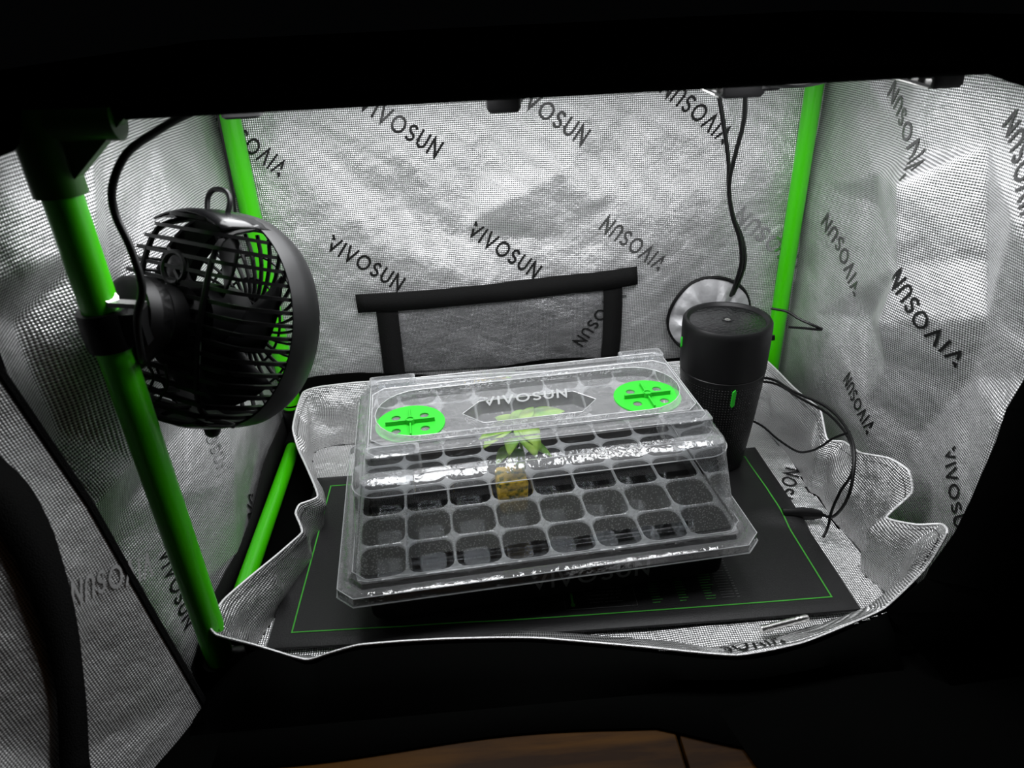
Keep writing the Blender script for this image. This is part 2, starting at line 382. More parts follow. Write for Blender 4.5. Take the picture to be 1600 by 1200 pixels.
# left wall: a = y, b = z ; normal faces +x ; it billows outward toward the open front
hl1 = tri_height(-.05, .372, 0, ZT, [(.0, .33, .014), (.06, .36, -.006), (.03, .28, -.008), (.10, .31, .010), (.0, .25, .010), (.03, .20, -.006), (.0, .14, .010), (.10, .2, .0)], 30, .006, 21, smooth=1)
hl2 = tri_height(-.05, .372, 0, ZT, [], 110, .0013, 22, 200, 160, 1)
def fw(a): return max(0, min(1, (.14-a)/.18))
def S_left(a, b): return Vector((-.020 - .030*fw(a)*math.sin(PI*min(1, b/.46)) - 1.4*hl1(a, b) - hl2(a, b), a, b))

wb = sheet('wall_back', S_back, -.022, .645, 0, ZT, 190, 140, SILVER, flip=False, kind='structure')
wr = sheet('wall_right', S_right, -.045, .374, 0, ZT, 140, 150, SILVER, flip=True, kind='structure')
wl = sheet('wall_left', S_left, -.035, .374, 0, ZT, 140, 150, SILVER, flip=False, kind='structure')
tag(wb, 'silver woven reflective back wall of the grow tent'); tag(wr, 'creased silver reflective right wall of the grow tent'); tag(wl, 'silver reflective left wall of the grow tent')

hf = tri_height(-.02, .64, -.04, .37, [], 60, .0016, 31, 160, 100, 1)
fl = sheet('floor', lambda a, b: Vector((a, b, .0 + .2*hf(a, b))), -.022, .645, -.045, .374, 40, 30, BLACK_CLOTH, kind='structure')
ce = sheet('ceiling', lambda a, b: Vector((a, b, ZT + .008)), -.030, .650, -.030, .375, 30, 20, SILVER, flip=True, kind='structure')

# ---------------------------------------------------------------- printed words on the cloth
def strokes(ch):
    def arc(cx, cy, rx, ry, a0, a1, n=14): return [(cx+rx*math.cos(R(a0+(a1-a0)*i/n)), cy+ry*math.sin(R(a0+(a1-a0)*i/n))) for i in range(n+1)]
    t = .09
    D = {
     'V': (.80, [[(.06, 1), (.40, .06), (.74, 1)]]), 'I': (.22, [[(.11, 0), (.11, 1)]]),
     'O': (1.0, [arc(.5, .5, .41, .41, 90, 450, 26)]),
     'S': (.66, [arc(.33, .71, .22, .20, 20, 250, 12)+arc(.33, .29, .24, .20, 80, -160, 12)]),
     'U': (.76, [[(.10, 1), (.10, .38)]+arc(.38, .38, .28, .29, 180, 360, 12)+[(.66, 1)]]),
     'N': (.80, [[(.10, 0), (.10, .96), (.70, .04), (.70, 1)]]),
     'M': (.9, [[(.08, 0), (.12, .95), (.45, .2), (.78, .95), (.82, 0)]]), 'a': (.6, [arc(.27, .3, .2, .24, 0, 360, 14), [(.5, .58), (.5, .04)]]),
     'd': (.6, [arc(.27, .3, .2, .24, 0, 360, 14), [(.5, 1), (.5, .04)]]), 'e': (.6, [[(.08, .32), (.5, .32)]+arc(.29, .3, .22, .25, 5, 310, 12)]),
     'i': (.22, [[(.11, 0), (.11, .56)], [(.11, .75), (.11, .86)]]), 'n': (.6, [[(.08, 0), (.08, .56)], arc(.29, .33, .21, .22, 180, 0, 8)+[(.5, 0)]]),
     'C': (.85, [arc(.48, .5, .40, .44, 50, 310, 18)]), 'h': (.6, [[(.08, 0), (.08, 1)], arc(.29, .33, .21, .22, 180, 0, 8)+[(.5, 0)]]), ' ': (.4, []),
     'Y': (.80, [[(.22, .55), (.40, .10), (.74, 1)], [(.02, 1), (.22, .80)], [(.06, .80), (.30, .86)]]),
    }
    return D[ch]
def word(text, M, name, mat, parent, height, length=None, thick=.15, gap=.16):
    """flat letter ribbons mapped by M(u along, v up) -> point"""
    tot = sum(strokes(c)[0]+gap for c in text)-gap
    k = height if length is None else length/tot
    mb = MB(); x = 0
    for c in text:
        wd, sts = strokes(c)
        for st in sts:
            pts = [Vector((p[0], p[1])) for p in st]; fine = [pts[0]]
            for a, b2 in zip(pts, pts[1:]):
                n = max(1, int((b2-a).length/.12))
                fine += [a.lerp(b2, i/n) for i in range(1, n+1)]
            L = []; Rr = []
            for i, p in enumerate(fine):
                t1 = (fine[i]-fine[i-1]).normalized() if i else (fine[1]-fine[0]).normalized()
                t2 = (fine[i+1]-fine[i]).normalized() if i < len(fine)-1 else t1
                t = (t1+t2)
                if t.length < .3: t = t1
                t.normalize(); nn_ = Vector((-t.y, t.x)); sc = 1/max(.45, abs(nn_.dot(Vector((-t1.y, t1.x)))))
                L.append(p+nn_*thick/2*sc); Rr.append(p-nn_*thick/2*sc)
            vs = []
            for a, b2 in zip(L, Rr): vs += [M((x+a.x)*k, a.y*height), M((x+b2.x)*k, b2.y*height)]
            mb.add(vs, [(2*i, 2*i+1, 2*i+3, 2*i+2) for i in range(len(L)-1)])
        x += wd+gap
    return mb.build(name, mat, parent)
def wall_word(text, s, e, S, inward, mirror, mat, parent, height=.019, along='a'):
    """s, e: wall coords (a, b) of the baseline's start and end; mirror=-1 if viewer's right is -a"""
    s = Vector(s); e = Vector(e); d = e-s; ln = d.length
    dv = Vector((d.x*mirror, d.y)).normalized(); uv_ = Vector((-dv.y, dv.x))
    da = Vector((dv.x*mirror, dv.y)); ua = Vector((uv_.x*mirror, uv_.y))
    def M(u, v):
        q = s+da*u+ua*v
        return S(q.x, q.y)+inward*.0011
    return word(text, M, 'printed_word', mat, parent, height, ln)
VV = 'YIVOSUN'
def bk(p): v = at_y(*p, .372); return (v.x, v.z)
def rt(p): v = at_x(*p, .638); return (v.y, v.z)
def lf(p): v = at_x(*p, -.03); return (v.y, v.z)
for s, e, mt in [((558, 168), (680, 248), INK), ((790, 148), (908, 228), INK_MID), ((1148, 202), (1048, 118), INK), ((1044, 402), (950, 335), INK_MID),
              ((508, 388), (622, 455), INK), ((728, 368), (834, 437), INK), ((452, 255), (346, 172), INK), ((1268, 412), (1162, 322), INK_PALE), ((958, 448), (890, 540), INK_PALE)]:
    wall_word(VV, bk(s), bk(e), S_back, Vector((0, -1, 0)), 1, mt, wb, .0200)
for s, e, mt in [((1455, 258), (1392, 124), INK_MID), ((1337, 448), (1286, 332), INK_MID), ((1492, 560), (1426, 416), INK), ((1365, 665), (1328, 580), INK),
              ((1462, 705), (1505, 850), INK), ((1655, 330), (1580, 170), INK_MID), ]:
    wall_word(VV, rt(s), rt(e), S_right, Vector((-1, 0, 0)), -1, mt, wr, .0175)
for s, e, mt in [((372, 766), (362, 905), INK), ((300, 640), (318, 745), INK_PALE), ((262, 865), (285, 985), INK)]:
    wall_word(VV, lf(s), lf(e), S_left, Vector((1, 0, 0)), 1, mt, wl, .018)

# dark webbing hems low on the left and back walls
mb = MB()
ys = [.37-.39*i/30 for i in range(31)]
mb.loft([[(-.0135, y, -.0005) for y in ys], [(-.0145, y, .028+.006*math.sin(y*31)+.02*max(0, (y-.2)/.17)) for y in ys]], close=False)
o = mb.build('baseboard_left', WEB, None, True, solid=.0015); tag(o, 'black cloth hem along the foot of the left tent wall', kind='structure')
mb = MB(); xs = [-.01+.64*i/30 for i in range(31)]
mb.loft([[(x, .357, -.0005) for x in xs], [(x, .362, .088+.006*math.sin(x*23)) for x in xs]], close=False)
o = mb.build('baseboard_back', BLACK_CLOTH, None, True, solid=.0015); tag(o, 'black cloth hem along the foot of the back tent wall', kind='structure')

# ---------------------------------------------------------------- tent front: black outer cloth round the door opening
rimF = [(.004, -.006, .060), (.010, -.012, .052), (.043, -.022, .047), (.080, -.025, .029), (.100, -.024, .033), (.124, -.022, .037), (.160, -.021, .036), (.198, -.020, .033), (.240, -.019, .028), (.278, -.019, .0225),
        (.357, -.036, .022), (.432, -.053, .022), (.488, -.047, .022), (.532, -.035, .024), (.573, -.022, .027), (.600, -.020, .066), (.609, -.020, .104)]
inner = [Vector((-.010, -.034, .0))] + [Vector(p)+Vector((0, -.003, -.0025)) for p in rimF[2:-2]]
inner = spline(inner, 4)
edge = [at_y(x, y, -.034) for x, y in ((1445, 903), (1452, 888), (1492, 832), (1515, 785), (1532, 745), (1556, 690), (1572, 640), (1602, 590), (1640, 500), (1690, 350), (1745, 150))]
mb = MB()
low = [Vector((p.x, min(-.062, p.y-.006), -.004)) for p in inner]
mid = [a.lerp(b2, .5)+Vector((0, -.006, 0)) for a, b2 in zip(inner, low)]
apr = [Vector((p.x, -.0900-.004*math.sin(p.x*19)-.070*max(0, p.x-.36)/.2, -.0048)) for p in inner]
mb.loft([inner, mid, low, apr], close=False)
i0 = inner[-1]
ed = [i0] + edge
outer = [Vector((i0.x+.03, -.08, -.004))] + [Vector((e.x+.16+.05*math.sin(k), e.y-.03, max(-.004, e.z-.05+.006*k))) for k, e in enumerate(edge)]
mb.loft([ed, [a.lerp(b2, .35)+Vector((0, -.015, 0)) for a, b2 in zip(ed, outer)], outer], close=False)
mb.add([low[-1], apr[-1], (.90, -.10, -.0045), (.90, -.05, -.0045), (.66, -.034, -.004)], [(0, 1, 2, 3, 4)])
mb.add([(.41, -.085, -.0040), (.425, -.14, -.0042), (.43, -.30, -.0042), (.95, -.30, -.0042), (.95, -.05, -.0040), (.60, -.045, -.0040)], [(0, 1, 2, 3, 4, 5)])
mb.add([(.016, -.060, -.0040), (.012, -.30, -.0042), (-.30, -.30, -.0042), (-.30, -.034, -.0042), (-.02, -.034, -.0040)], [(0, 1, 2, 3, 4)])
o = mb.build('wall_front', BLACK_CLOTH, None, True, solid=.0012); tag(o, 'black outer cloth of the tent front below and right of the opening', kind='structure')
# top strip of the front wall and the roof's black outside
prof = [at_y(x, y, -.036) for x, y in ((-60, 180), (0, 172), (60, 170), (160, 167), (300, 157), (440, 151), (560, 143), (640, 137), (740, 140), (830, 131), (980, 122), (1110, 112), (1190, 104), (1290, 102), (1400, 101), (1470, 104), (1530, 112), (1600, 135), (1680, 145), (1800, 140))]
prof = spline(prof, 3)
mb = MB()
for z_ in (-.0365, -.0385): q_ = [at_y(x, y, z_) for x, y in ((-120, 120), (-120, 258), (-20, 250), (0, 245), (22, 236), (30, 225), (34, 160), (34, 120))]; mb.add(q_, [tuple(range(8))])
mb.loft([prof, [Vector((p.x, -.040, p.z+.012)) for p in prof], [Vector((p.x, -.034, ZT+.014)) for p in prof], [Vector((p.x, .38, ZT+.012)) for p in prof]], close=False)
o = mb.build('trim_1', BLACK_CLOTH, None, True, solid=.0012); tag(o, 'black cloth strip over the top of the door opening, with the roof cloth', kind='structure')

# left door leaf folded open toward the camera
hd = tri_height(0, .36, -.06, .50, [(.02, .30, .006), (.05, .2, -.006)], 34, .009, 41, smooth=2)
hd2 = tri_height(0, .36, -.06, .50, [], 110, .0013, 42, 200, 160, 1)
HX = [(-.06, -.001), (.0, -.004), (.10, -.017), (.21, -.030), (.32, -.052), (.42, -.020), (.50, -.01)]
def hinge(z):
    for (z0, x0), (z1, x1) in zip(HX, HX[1:]):
        if z <= z1: t = (z-z0)/(z1-z0); return x0+(x1-x0)*t
    return HX[-1][1]
DX, DY = .50, .866
def S_door(a, b):
    x0 = hinge(b)
    o_ = hd(a, b)*min(1, a/.03) + hd2(a, b)*min(1, a/.02)
    return Vector((x0 - a*DX - o_*DY, -.038 - a*DY + o_*DX, b))
dl = sheet('tent_door_leaf', S_door, 0, .36, -.004, .416, 110, 150, SILVER_LEAF, flip=True)
tag(dl, 'silver-lined tent door leaf folded open left of the front pole', 'tent door')
mb = MB(); zs = [-.004+.44*i/40 for i in range(41)]
mb.tube([(hinge(z)-.001, -.037, z) for z in zs], .0035, 6)
o = mb.build('zipper', WEB, dl, True); o['label'] = 'black zip tape down the hinge edge of the door leaf'
# black strap down the leaf
def door_pt(px, py):
    d = ray(px, py); lo, hi = .05, .6
    best = None
    for k in range(600):
        t = .15+.75*k/600; q = C0+d*t
        a = (-.038-q.y)/DY
        e = abs(q.x-(hinge(q.z)-a*DX))
        if best is None or e < best[0]: best = (e, a, q.z)
    return best[1], best[2]
cur = [door_pt(x, y) for x, y in ((-150, 640), (-20, 745), (25, 800), (62, 890), (95, 1000), (112, 1090), (120, 1210))]
cw = [.028, .028, .028, .024, .021, .019, .018]
mb = MB(); Lp = []; Rp = []
cs = spline([Vector((a, b2, wd)) for (a, b2), wd in zip(cur, cw)], 6)
for i, q in enumerate(cs):
    t = (cs[min(i+1, len(cs)-1)]-cs[max(i-1, 0)]); t = Vector((t.x, t.y)).normalized(); n_ = Vector((-t.y, t.x))
    for s_, arr in ((1, Lp), (-1, Rp)):
        a, b2 = q.x+n_.x*s_*q.z*.5, q.y+n_.y*s_*q.z*.5
        arr.append(S_door(a, max(b2, -.003))+Vector((.003, -.004, 0)))
mb.loft([Lp, Rp], close=False)
o = mb.build('door_strap', WEB, dl, True, solid=.0015); o['label'] = 'black strap curving down the door leaf'
def dw(p): return door_pt(*p)
wall_word('VIVOSUN', dw((236, 862)), dw((106, 905)), S_door, Vector((.8, -.6, 0)), -1, principled('sheen_pale_print', (.6, .6, .6), .5), dl, .019)  # bright shine on this lettering is painted in as pale grey

# ---------------------------------------------------------------- table in front
tb = empty('wooden_table'); tag(tb, 'varnished orange pine board table under the tent, dim at the lower edge', 'table')
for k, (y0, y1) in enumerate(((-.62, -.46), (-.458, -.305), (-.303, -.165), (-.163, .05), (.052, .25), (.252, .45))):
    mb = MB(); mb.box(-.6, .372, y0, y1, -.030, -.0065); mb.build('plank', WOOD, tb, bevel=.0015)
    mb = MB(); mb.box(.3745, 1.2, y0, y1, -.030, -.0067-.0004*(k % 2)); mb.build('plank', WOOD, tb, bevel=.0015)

# ---------------------------------------------------------------- frame of green poles
fr = empty('green_pole_frame'); tag(fr, 'bright green metal pole frame of the tent with corner connectors', 'tent frame')
def pole(p, q, r, name='pole', mat=GREEN, parent=fr, n=24):
    mb = MB(); mb.tube([Vector(p).lerp(Vector(q), t) for t in (0, .25, .5, .75, 1)], r, n); return mb.build(name, mat, parent, True)
pole((0, 0, .004), (.0, .0, .43), .0115)
pole((0, .358, .06), (0, .358, .452), .0110)
pole((.622, .362, .03), (.624, .362, .452), .0098)
pole((0, .03, .014), (0, .33, .014), .0085)
pole((.03, .358, .012), (.59, .358, .012), .0085)
pole((.624, .03, .012), (.624, .33, .012), .0085)
for a, b2 in (((0, 0, ZT-.008), (.624, 0, ZT-.008)), ((0, .36, ZT-.006), (.624, .36, ZT-.006)), ((0, 0, ZT-.006), (0, .36, ZT-.006)), ((.624, 0, ZT-.006), (.624, .36, ZT-.006))):
    pole(Vector(a).lerp(Vector(b2), .06), Vector(a).lerp(Vector(b2), .94), .006, 'top_rail', BLACK_CLOTH)
pole((.662, -.012, .0), (.662, -.012, .44), .0100)
# front-left upper corner connector: sleeve with two arms and a web between
mb = MB(); mb.tube([(0, 0, .4085), (0, 0, .46)], .0148, 24); mb.tube([(0, 0, .449), (.045, 0, .449)], .012, 20); mb.tube([(0, 0, .449), (0, .045, .449)], .012, 20)
mb.add([(.010, -.006, .449), (.050, -.006, .449), (.010, -.006, .415), (.010, .006, .449), (.050, .006, .449), (.010, .006, .415)], [(0, 1, 2), (3, 5, 4), (0, 3, 4, 1), (1, 4, 5, 2), (0, 2, 5, 3)])
o = mb.build('corner_connector', GREEN_SHADED, fr, True); o['label'] = 'green plastic corner connector sleeve at the top of the front left pole'
mb = MB(); mb.tube([(0, .358, .050), (0, .358, .0)], .0128, 20); mb.tube([(0, .358, .014), (0, .322, .014)], .0115, 16); mb.tube([(0, .358, .014), (.04, .358, .014)], .0115, 16)
o = mb.build('corner_connector', BLACK_PL, fr, True); o['label'] = 'black corner connector at the foot of the back left pole'
mb = MB(); mb.tube([(0, 0, .012), (0, 0, -.002)], .0150, 20); mb.tube([(0, 0, .010), (.03, 0, .010)], .010, 16)
o = mb.build('corner_connector', BLACK_PL, fr, True); o['label'] = 'black corner connector at the foot of the front left pole'
mb = MB(); mb.tube([(.622, .362, .036), (.622, .362, .0)], .0125, 20)
o = mb.build('corner_connector', BLACK_PL, fr, True); o['label'] = 'black corner connector at the foot of the back right pole'
mb = MB(); mb.lathe([(.0127, .0), (.0127, .003), (.0122, .003)], 24, Matrix.Translation((0, .358, .055)), False, False)
mb.build('pole_collar', GREEN, fr, True)

# ---------------------------------------------------------------- window flap straps on the back wall
vf = empty('vent_flap'); tag(vf, 'closed screen window flap on the back wall edged with black webbing straps', 'window flap')
def strap(pix, wd, name, lift=.003):
    pts = [at_y(x, y, .366) for x, y in pix]; mb = MB()
    pts = spline(pts, 6); A = []; B = []
    for i, q in enumerate(pts):
        t = (pts[min(i+1, len(pts)-1)]-pts[max(i-1, 0)]).normalized(); n_ = Vector((-t.z, 0, t.x))
        for s_, arr in ((1, A), (-1, B)):
            v = q+n_*wd*.5*s_; s0 = S_back(v.x, v.z); arr.append(Vector((v.x, s0.y-lift, v.z)))
    mb.loft([A, B], close=False); return mb.build(name, WEB, vf, True, solid=.0016)
def S_flap(a, b): v = S_back(a, b); return v+Vector((0, -.0022, 0))
q0 = at_y(606, 585, .37); q1 = at_y(955, 460, .37)
sp_ = sheet('screen_panel', S_flap, q0.x, q1.x, .085, .19, 90, 30, fabric('dull_silver_mesh', (.05, .05, .05), (.42, .42, .43), .42, .8, .0017), vf, flip=False)
strap([(557, 475), (640, 470), (740, 460), (840, 450), (920, 440), (995, 429)], .0235, 'strap', .0058)
strap([(604, 482), (608, 520), (613, 560), (618, 600)], .0265, 'strap', .0042)
strap([(957, 445), (957, 480), (956, 520), (953, 560)], .0235, 'strap', .0042)
wall_word('VOSUN', bk((945, 462)), bk((893, 530)), S_flap, Vector((0, -1, 0)), 1, INK, vf, .016)

# ---------------------------------------------------------------- round cable port, back right
cp_ = empty('cable_port'); tag(cp_, 'round cable port with gathered pale cloth sleeve behind the humidifier', 'cable port')
pc = at_y(1108, 494, .36); pr_ = .052
def oval(k, rr, y, n=64, wob=0):
    return Vector((pc.x+rr*math.cos(2*PI*k/n), y+wob*math.sin(7*2*PI*k/n+1)*math.cos(3*2*PI*k/n), pc.z+rr*.98*math.sin(2*PI*k/n)))
mb = MB(); mb.tube([oval(k, pr_, .3605+.002*math.sin(k*.4)) for k in range(64)], .0022, 8, closed=True)
o = mb.build('cord_ring', BLACK_PL, cp_, True); o['label'] = 'black elastic cord edging the port'
mb = MB(); loops = []
for j in range(9):
    t = j/8; loops.append([Vector((pc.x+(pr_-.044*t)*math.cos(2*PI*k/64)+.004*t*math.sin(k*.9), .361+.002*t-.012*math.sin(PI*t)*(.6+.5*math.sin(k*.85+2.5*t)*math.cos(k*.31)), pc.z+(pr_-.044*t)*math.sin(2*PI*k/64)-.01*t)) for k in range(64)])
mb.loft(loops, True, False, True)
mb.build('gathered_sleeve', CREPE, cp_, True)

# ---------------------------------------------------------------- removable floor liner with upright crumpled rim
LN = empty('floor_liner'); tag(LN, 'silver cloth floor liner tray with crumpled upright rim and pale stitched hem', 'floor liner')
rimR = [(.622, .004, .092), (.610, .017, .082), (.602, .045, .068), (.622, .048, .092), (.622, .060, .108), (.619, .086, .104), (.612, .120, .088), (.619, .162, .073), (.606, .172, .071), (.614, .21, .084), (.612, .240, .082), (.611, .274, .079), (.607, .32, .081), (.600, .350, .082)]
rimB = [(.55, .350, .083), (.45, .350, .083), (.35, .350, .083), (.25, .350, .085), (.16, .350, .085), (.089, .350, .086), (.040, .349, .084), (.020, .347, .079)]
rimL = [(.010, .336, .060), (.014, .293, .060), (.021, .273, .045), (.042, .222, .048), (.062, .169, .050), (.046, .156, .051), (.044, .143, .050), (.050, .130, .047), (.054, .118, .045), (.046, .098, .048), (.037, .080, .050), (.020, .050, .053), (.007, .023, .056)]
botF = [(.022, .006)]*2+[(.040, -.002), (.070, -.010), (.092, -.012), (.118, -.012), (.155, -.012), (.195, -.012), (.235, -.012), (.275, -.012), (.355, -.022), (.43, -.032), (.485, -.028), (.53, -.020), (.565, -.012), (.588, -.006), (.592, -.004)]
botR = [(.597, .006), (.597, .018), (.590, .045), (.600, .05), (.603, .062), (.603, .086), (.600, .12), (.603, .16), (.597, .172), (.602, .21), (.602, .24), (.600, .274), (.597, .315), (.588, .338)]
botB = [(x, .340) for x, _, _ in rimB[:-2]]+[(.045, .338), (.030, .332)]
botL = [(.024, .322), (.026, .293), (.030, .273), (.045, .222), (.058, .170), (.052, .156), (.050, .143), (.052, .130), (.054, .118), (.048, .098), (.042, .080), (.034, .050), (.026, .023)]
rim3 = rimF+rimR+rimB+rimL; bot3 = botF+botR+botB+botL
def closed_spline(P, n):
    P = [Vector(p) for p in P]; out_ = []; m_ = len(P)
    for i in range(m_):
        a, b2, c, d = P[i-1], P[i], P[(i+1) % m_], P[(i+2) % m_]
        for k in range(n):
            t = k/n; m0 = (c-a)*.28; m1 = (d-b2)*.28; out_.append(b2*(2*t**3-3*t*t+1)+m0*(t**3-2*t*t+t)+c*(-2*t**3+3*t*t)+m1*(t**3-t*t))
    return out_
NR = 6
rc = closed_spline(rim3, NR); bc = closed_spline([(x, y, .0032) for x, y in bot3], NR)
hk = tri_height(0, 2.2, 0, .12, [], 220, .0050, 51, 400, 24, 1)
def build_liner():
    n = len(rc); per = [0]
    for i in range(n): per.append(per[-1]+(rc[(i+1) % n]-rc[i]).length)
    LV = 10; vs = []; uv = []
    cen = Vector((.31, .165, 0))
    for j in range(LV+1):
        t = j/LV
        for i in range(n+1):
            q = bc[i % n].lerp(rc[i % n], t); inw = (cen-q); inw.z = 0; inw.normalize()
            q = q + inw*(hk(per[i] if i < n else 0, t*.12)*math.sin(PI*t)*1.5 + .008*math.sin(PI*t))
            vs.append(q); uv.append((per[i], 3+t*(rc[i % n]-bc[i % n]).length))
    fs = [(j*(n+1)+i, (j+1)*(n+1)+i, (j+1)*(n+1)+i+1, j*(n+1)+i+1) for j in range(LV) for i in range(n)]
    me = bpy.data.meshes.new('liner_wall'); me.from_pydata([tuple(v) for v in vs], [], fs); me.update()
    ul = me.uv_layers.new(name='UVMap'); ul.data.foreach_set('uv', [c for l in me.loops for c in uv[l.vertex_index]])
    return link_mesh('liner_wall', me, SILVER_DARK, LN, True)
lw = build_liner()
hem = MB(); hem.tube(rc, .0011, 6, closed=True); o = hem.build('hem', HEM, LN, True); o['label'] = 'pale bound edge of the liner rim'
# stitches: two lines of dark thread below the hem
mb = MB(); cen = Vector((.31, .165, 0))
for off in (.0065,):
    n = len(rc)
    for i in range(0, n):
        for h_ in (0, .5):
            q = rc[i].lerp(rc[(i+1) % n], h_); q2 = rc[i].lerp(rc[(i+1) % n], h_+.3); bq = bc[i]
            dn = (bq-rc[i]); L_ = dn.length
            if L_ < .01: continue
            inw = (cen-q); inw.z = 0; inw.normalize()
            mb.tube([q+dn*(off/L_)+inw*.0032, q2+dn*(off/L_)+inw*.0032], .00035, 4)
o = mb.build('stitching', BLACK_PL, LN); o['kind'] = 'stuff'; o['label'] = 'dark thread stitches under the hem'
# liner bottom
from mathutils.geometry import intersect_point_line
poly = [(v.x, v.y) for v in bc]
def inside(x, y):
    c = False; n = len(poly); j = n-1
    for i in range(n):
        xi, yi = poly[i]; xj, yj = poly[j]
        if (yi > y) != (yj > y) and x < (xj-xi)*(y-yi)/(yj-yi)+xi: c = not c
        j = i
    return c
hfl = tri_height(0, .64, -.05, .36, [], 110, .0038, 61, 220, 150, 1)
def under_mat(x, y): return 1 if (.02 < x < .585 and -.005 < y < .262) else 0
def S_floor(a, b):
    k = .15 if under_mat(a, b) else 1.0
    return Vector((a, b, .0032+max(-.0015, hfl(a, b))*k))
lb = sheet('liner_base', S_floor, .0, .64, -.06, .36, 220, 150, SILVER_DARK, LN, keep=inside)
def flw(px, py): v = at_z(px, py, .004); return (v.x, v.y)
wall_word('NOSUN', flw(1228, 728), flw(1205, 800), lambda a, b: S_floor(a, b), Vector((0, 0, 1)), 1, INK, LN, .017)
wall_word('YIV', flw(1372, 862), flw(1336, 890), lambda a, b: S_floor(a, b), Vector((0, 0, 1)), 1, INK_PALE, LN, .018)
# print on the inner side of the front lip
def S_lip(a, b):
    n = len(rc); 
    best = min(range(len(rimF)*NR), key=lambda i: abs(rc[i].x-a))
    return bc[best].lerp(rc[best], b)+Vector((a-rc[best].x, .0, .0))
from mathutils.bvhtree import BVHTree
LB = BVHTree.FromPolygons([v.co[:] for v in lw.data.vertices], [p.vertices[:] for p in lw.data.polygons])
def lipM(u, v):
    a = .478-u*.95; t = min(1, .12+v/.024)
    q = S_lip(a, t); h_, n_, _, _ = LB.find_nearest(q)
    if n_.z < 0 and n_.y < 0: n_ = -n_
    return h_+n_*(.0014 if n_.z > 0 or n_.y > 0 else -.0014)
word('YIVOS', lipM, 'printed_word', INK, LN, .017, .056)

# ---------------------------------------------------------------- heat mat
hm_a = R(-.6)
HM = empty('heat_mat', (.3015, .1295, .0075), hm_a); tag(HM, 'flat black seedling heat mat with thin green border line under the tray', 'heat mat')
hmh = tri_height(-.27, .27, -.13, .13, [(.235, .005, .006), (.25, .03, .005), (.20, .0, .0005), (.262, -.01, .004), (-.1, -.1, .001)], 8, .0006, 71, 120, 60, 4)
def mat_z(x, y):
    e = max(abs(x)/.2635, abs(y)/.128)
    return hmh(x, y) + (.0012 if e < .965 else .0012*(1-(e-.965)/.035))
def mat_s(a, b, off=0):
    bow = -.005*(1-(a/.2635)**2) if b < 0 else 0
    b_ = b + bow*(abs(b)/.128)*(.6) - (.004*(a/.26) if b < 0 else 0)
    return Vector((a, b_, .0018+mat_z(a, b)+off))
vs = []; na, nb = 110, 54
top = []
for i in range(na+1):
    for j in range(nb+1): top.append(mat_s(-.2635+.527*i/na, -.128+.256*j/nb))
fs = [(i*(nb+1)+j, (i+1)*(nb+1)+j, (i+1)*(nb+1)+j+1, i*(nb+1)+j+1) for i in range(na) for j in range(nb)]
mb = MB(); mb.add(top, fs)
bot = [Vector((v.x, v.y, v.z-.0026)) for v in top]; mb.add(bot, [f[::-1] for f in fs]); K = (na+1)*(nb+1)
bd = [i*(nb+1) for i in range(na+1)]+[na*(nb+1)+j for j in range(1, nb+1)]+[i*(nb+1)+nb for i in range(na-1, -1, -1)]+[j for j in range(nb-1, 0, -1)]
mb.f += [(bd[k], bd[(k+1) % len(bd)], bd[(k+1) % len(bd)]+K, bd[k]+K) for k in range(len(bd))]
mb.build('mat_pad', MAT_BLK, HM, True)
mb = MB(); bx, by0, by1 = .2445, -.1135, .1085
path = [(-bx+2*bx*i/60, by0) for i in range(60)]+[(bx, by0+(by1-by0)*i/30) for i in range(30)]+[(bx-2*bx*i/60, by1) for i in range(60)]+[(-bx, by1-(by1-by0)*i/30) for i in range(30)]
A = []; B = []
for i, (x, y) in enumerate(path):
    s_ = 1-.0011/ max(abs(x), .05) if False else 1
    A.append(mat_s(x, y, .0004))
    ix = x*(1-.0014/.2445) if abs(abs(x)-bx) < 1e-6 else x; iy = y
    if abs(y-by0) < 1e-6: iy = y+.0013; ix = x*(1-.0014/.2445)
    if abs(y-by1) < 1e-6: iy = y-.0013; ix = x*(1-.0014/.2445)
    B.append(mat_s(ix, iy, .0004))
mb.loft([A, B], close=True); o = mb.build('border_line', GREEN_INK, HM); o['label'] = 'thin green printed border'
# the mat's print: small notice box with thermometer, columns of fine lines, country mark
def mM(x0, y0, ang=0): return lambda u, v: mat_s(x0+u, y0+v, .0005)
def rect(mb, x0, x1, y0, y1):
    mb.add([mat_s(x0, y0, .0005), mat_s(x1, y0, .0005), mat_s(x1, y1, .0005), mat_s(x0, y1, .0005)], [(0, 1, 2, 3)])
word('Made in China', mM(-.135, -.098), 'printed_words', GREY_INK, HM, .0060, .036, .13)
mb = MB()
for (x0, x1, y0, y1) in ((.002, .068, -.106, -.1055), (.002, .068, -.0765, -.076), (.002, .0025, -.106, -.076), (.0675, .068, -.106, -.076)): rect(mb, x0, x1, y0, y1)
rs = random.Random(5)
for k in range(5):
    y = -.083-.0042*k; x = .021+.001*k
    while x < .056-.004*k*.3:
        w_ = rs.uniform(.002, .006); rect(mb, x, x+w_, y, y+.0012); x += w_+.0012
o = mb.build('notice_print', GREY_INK, HM); o['label'] = 'grey outlined notice box of tiny print'
mb = MB(); rect(mb, .0085, .0105, -.100, -.086)
mb.add([mat_s(.0095+.0022*math.cos(2*PI*k/12), -.1005+.0022*math.sin(2*PI*k/12), .0005) for k in range(12)], [tuple(range(12))])
o = mb.build('thermometer_print', GREEN_INK, HM); o['label'] = 'green thermometer symbol'
mb = MB(); mg = MB()
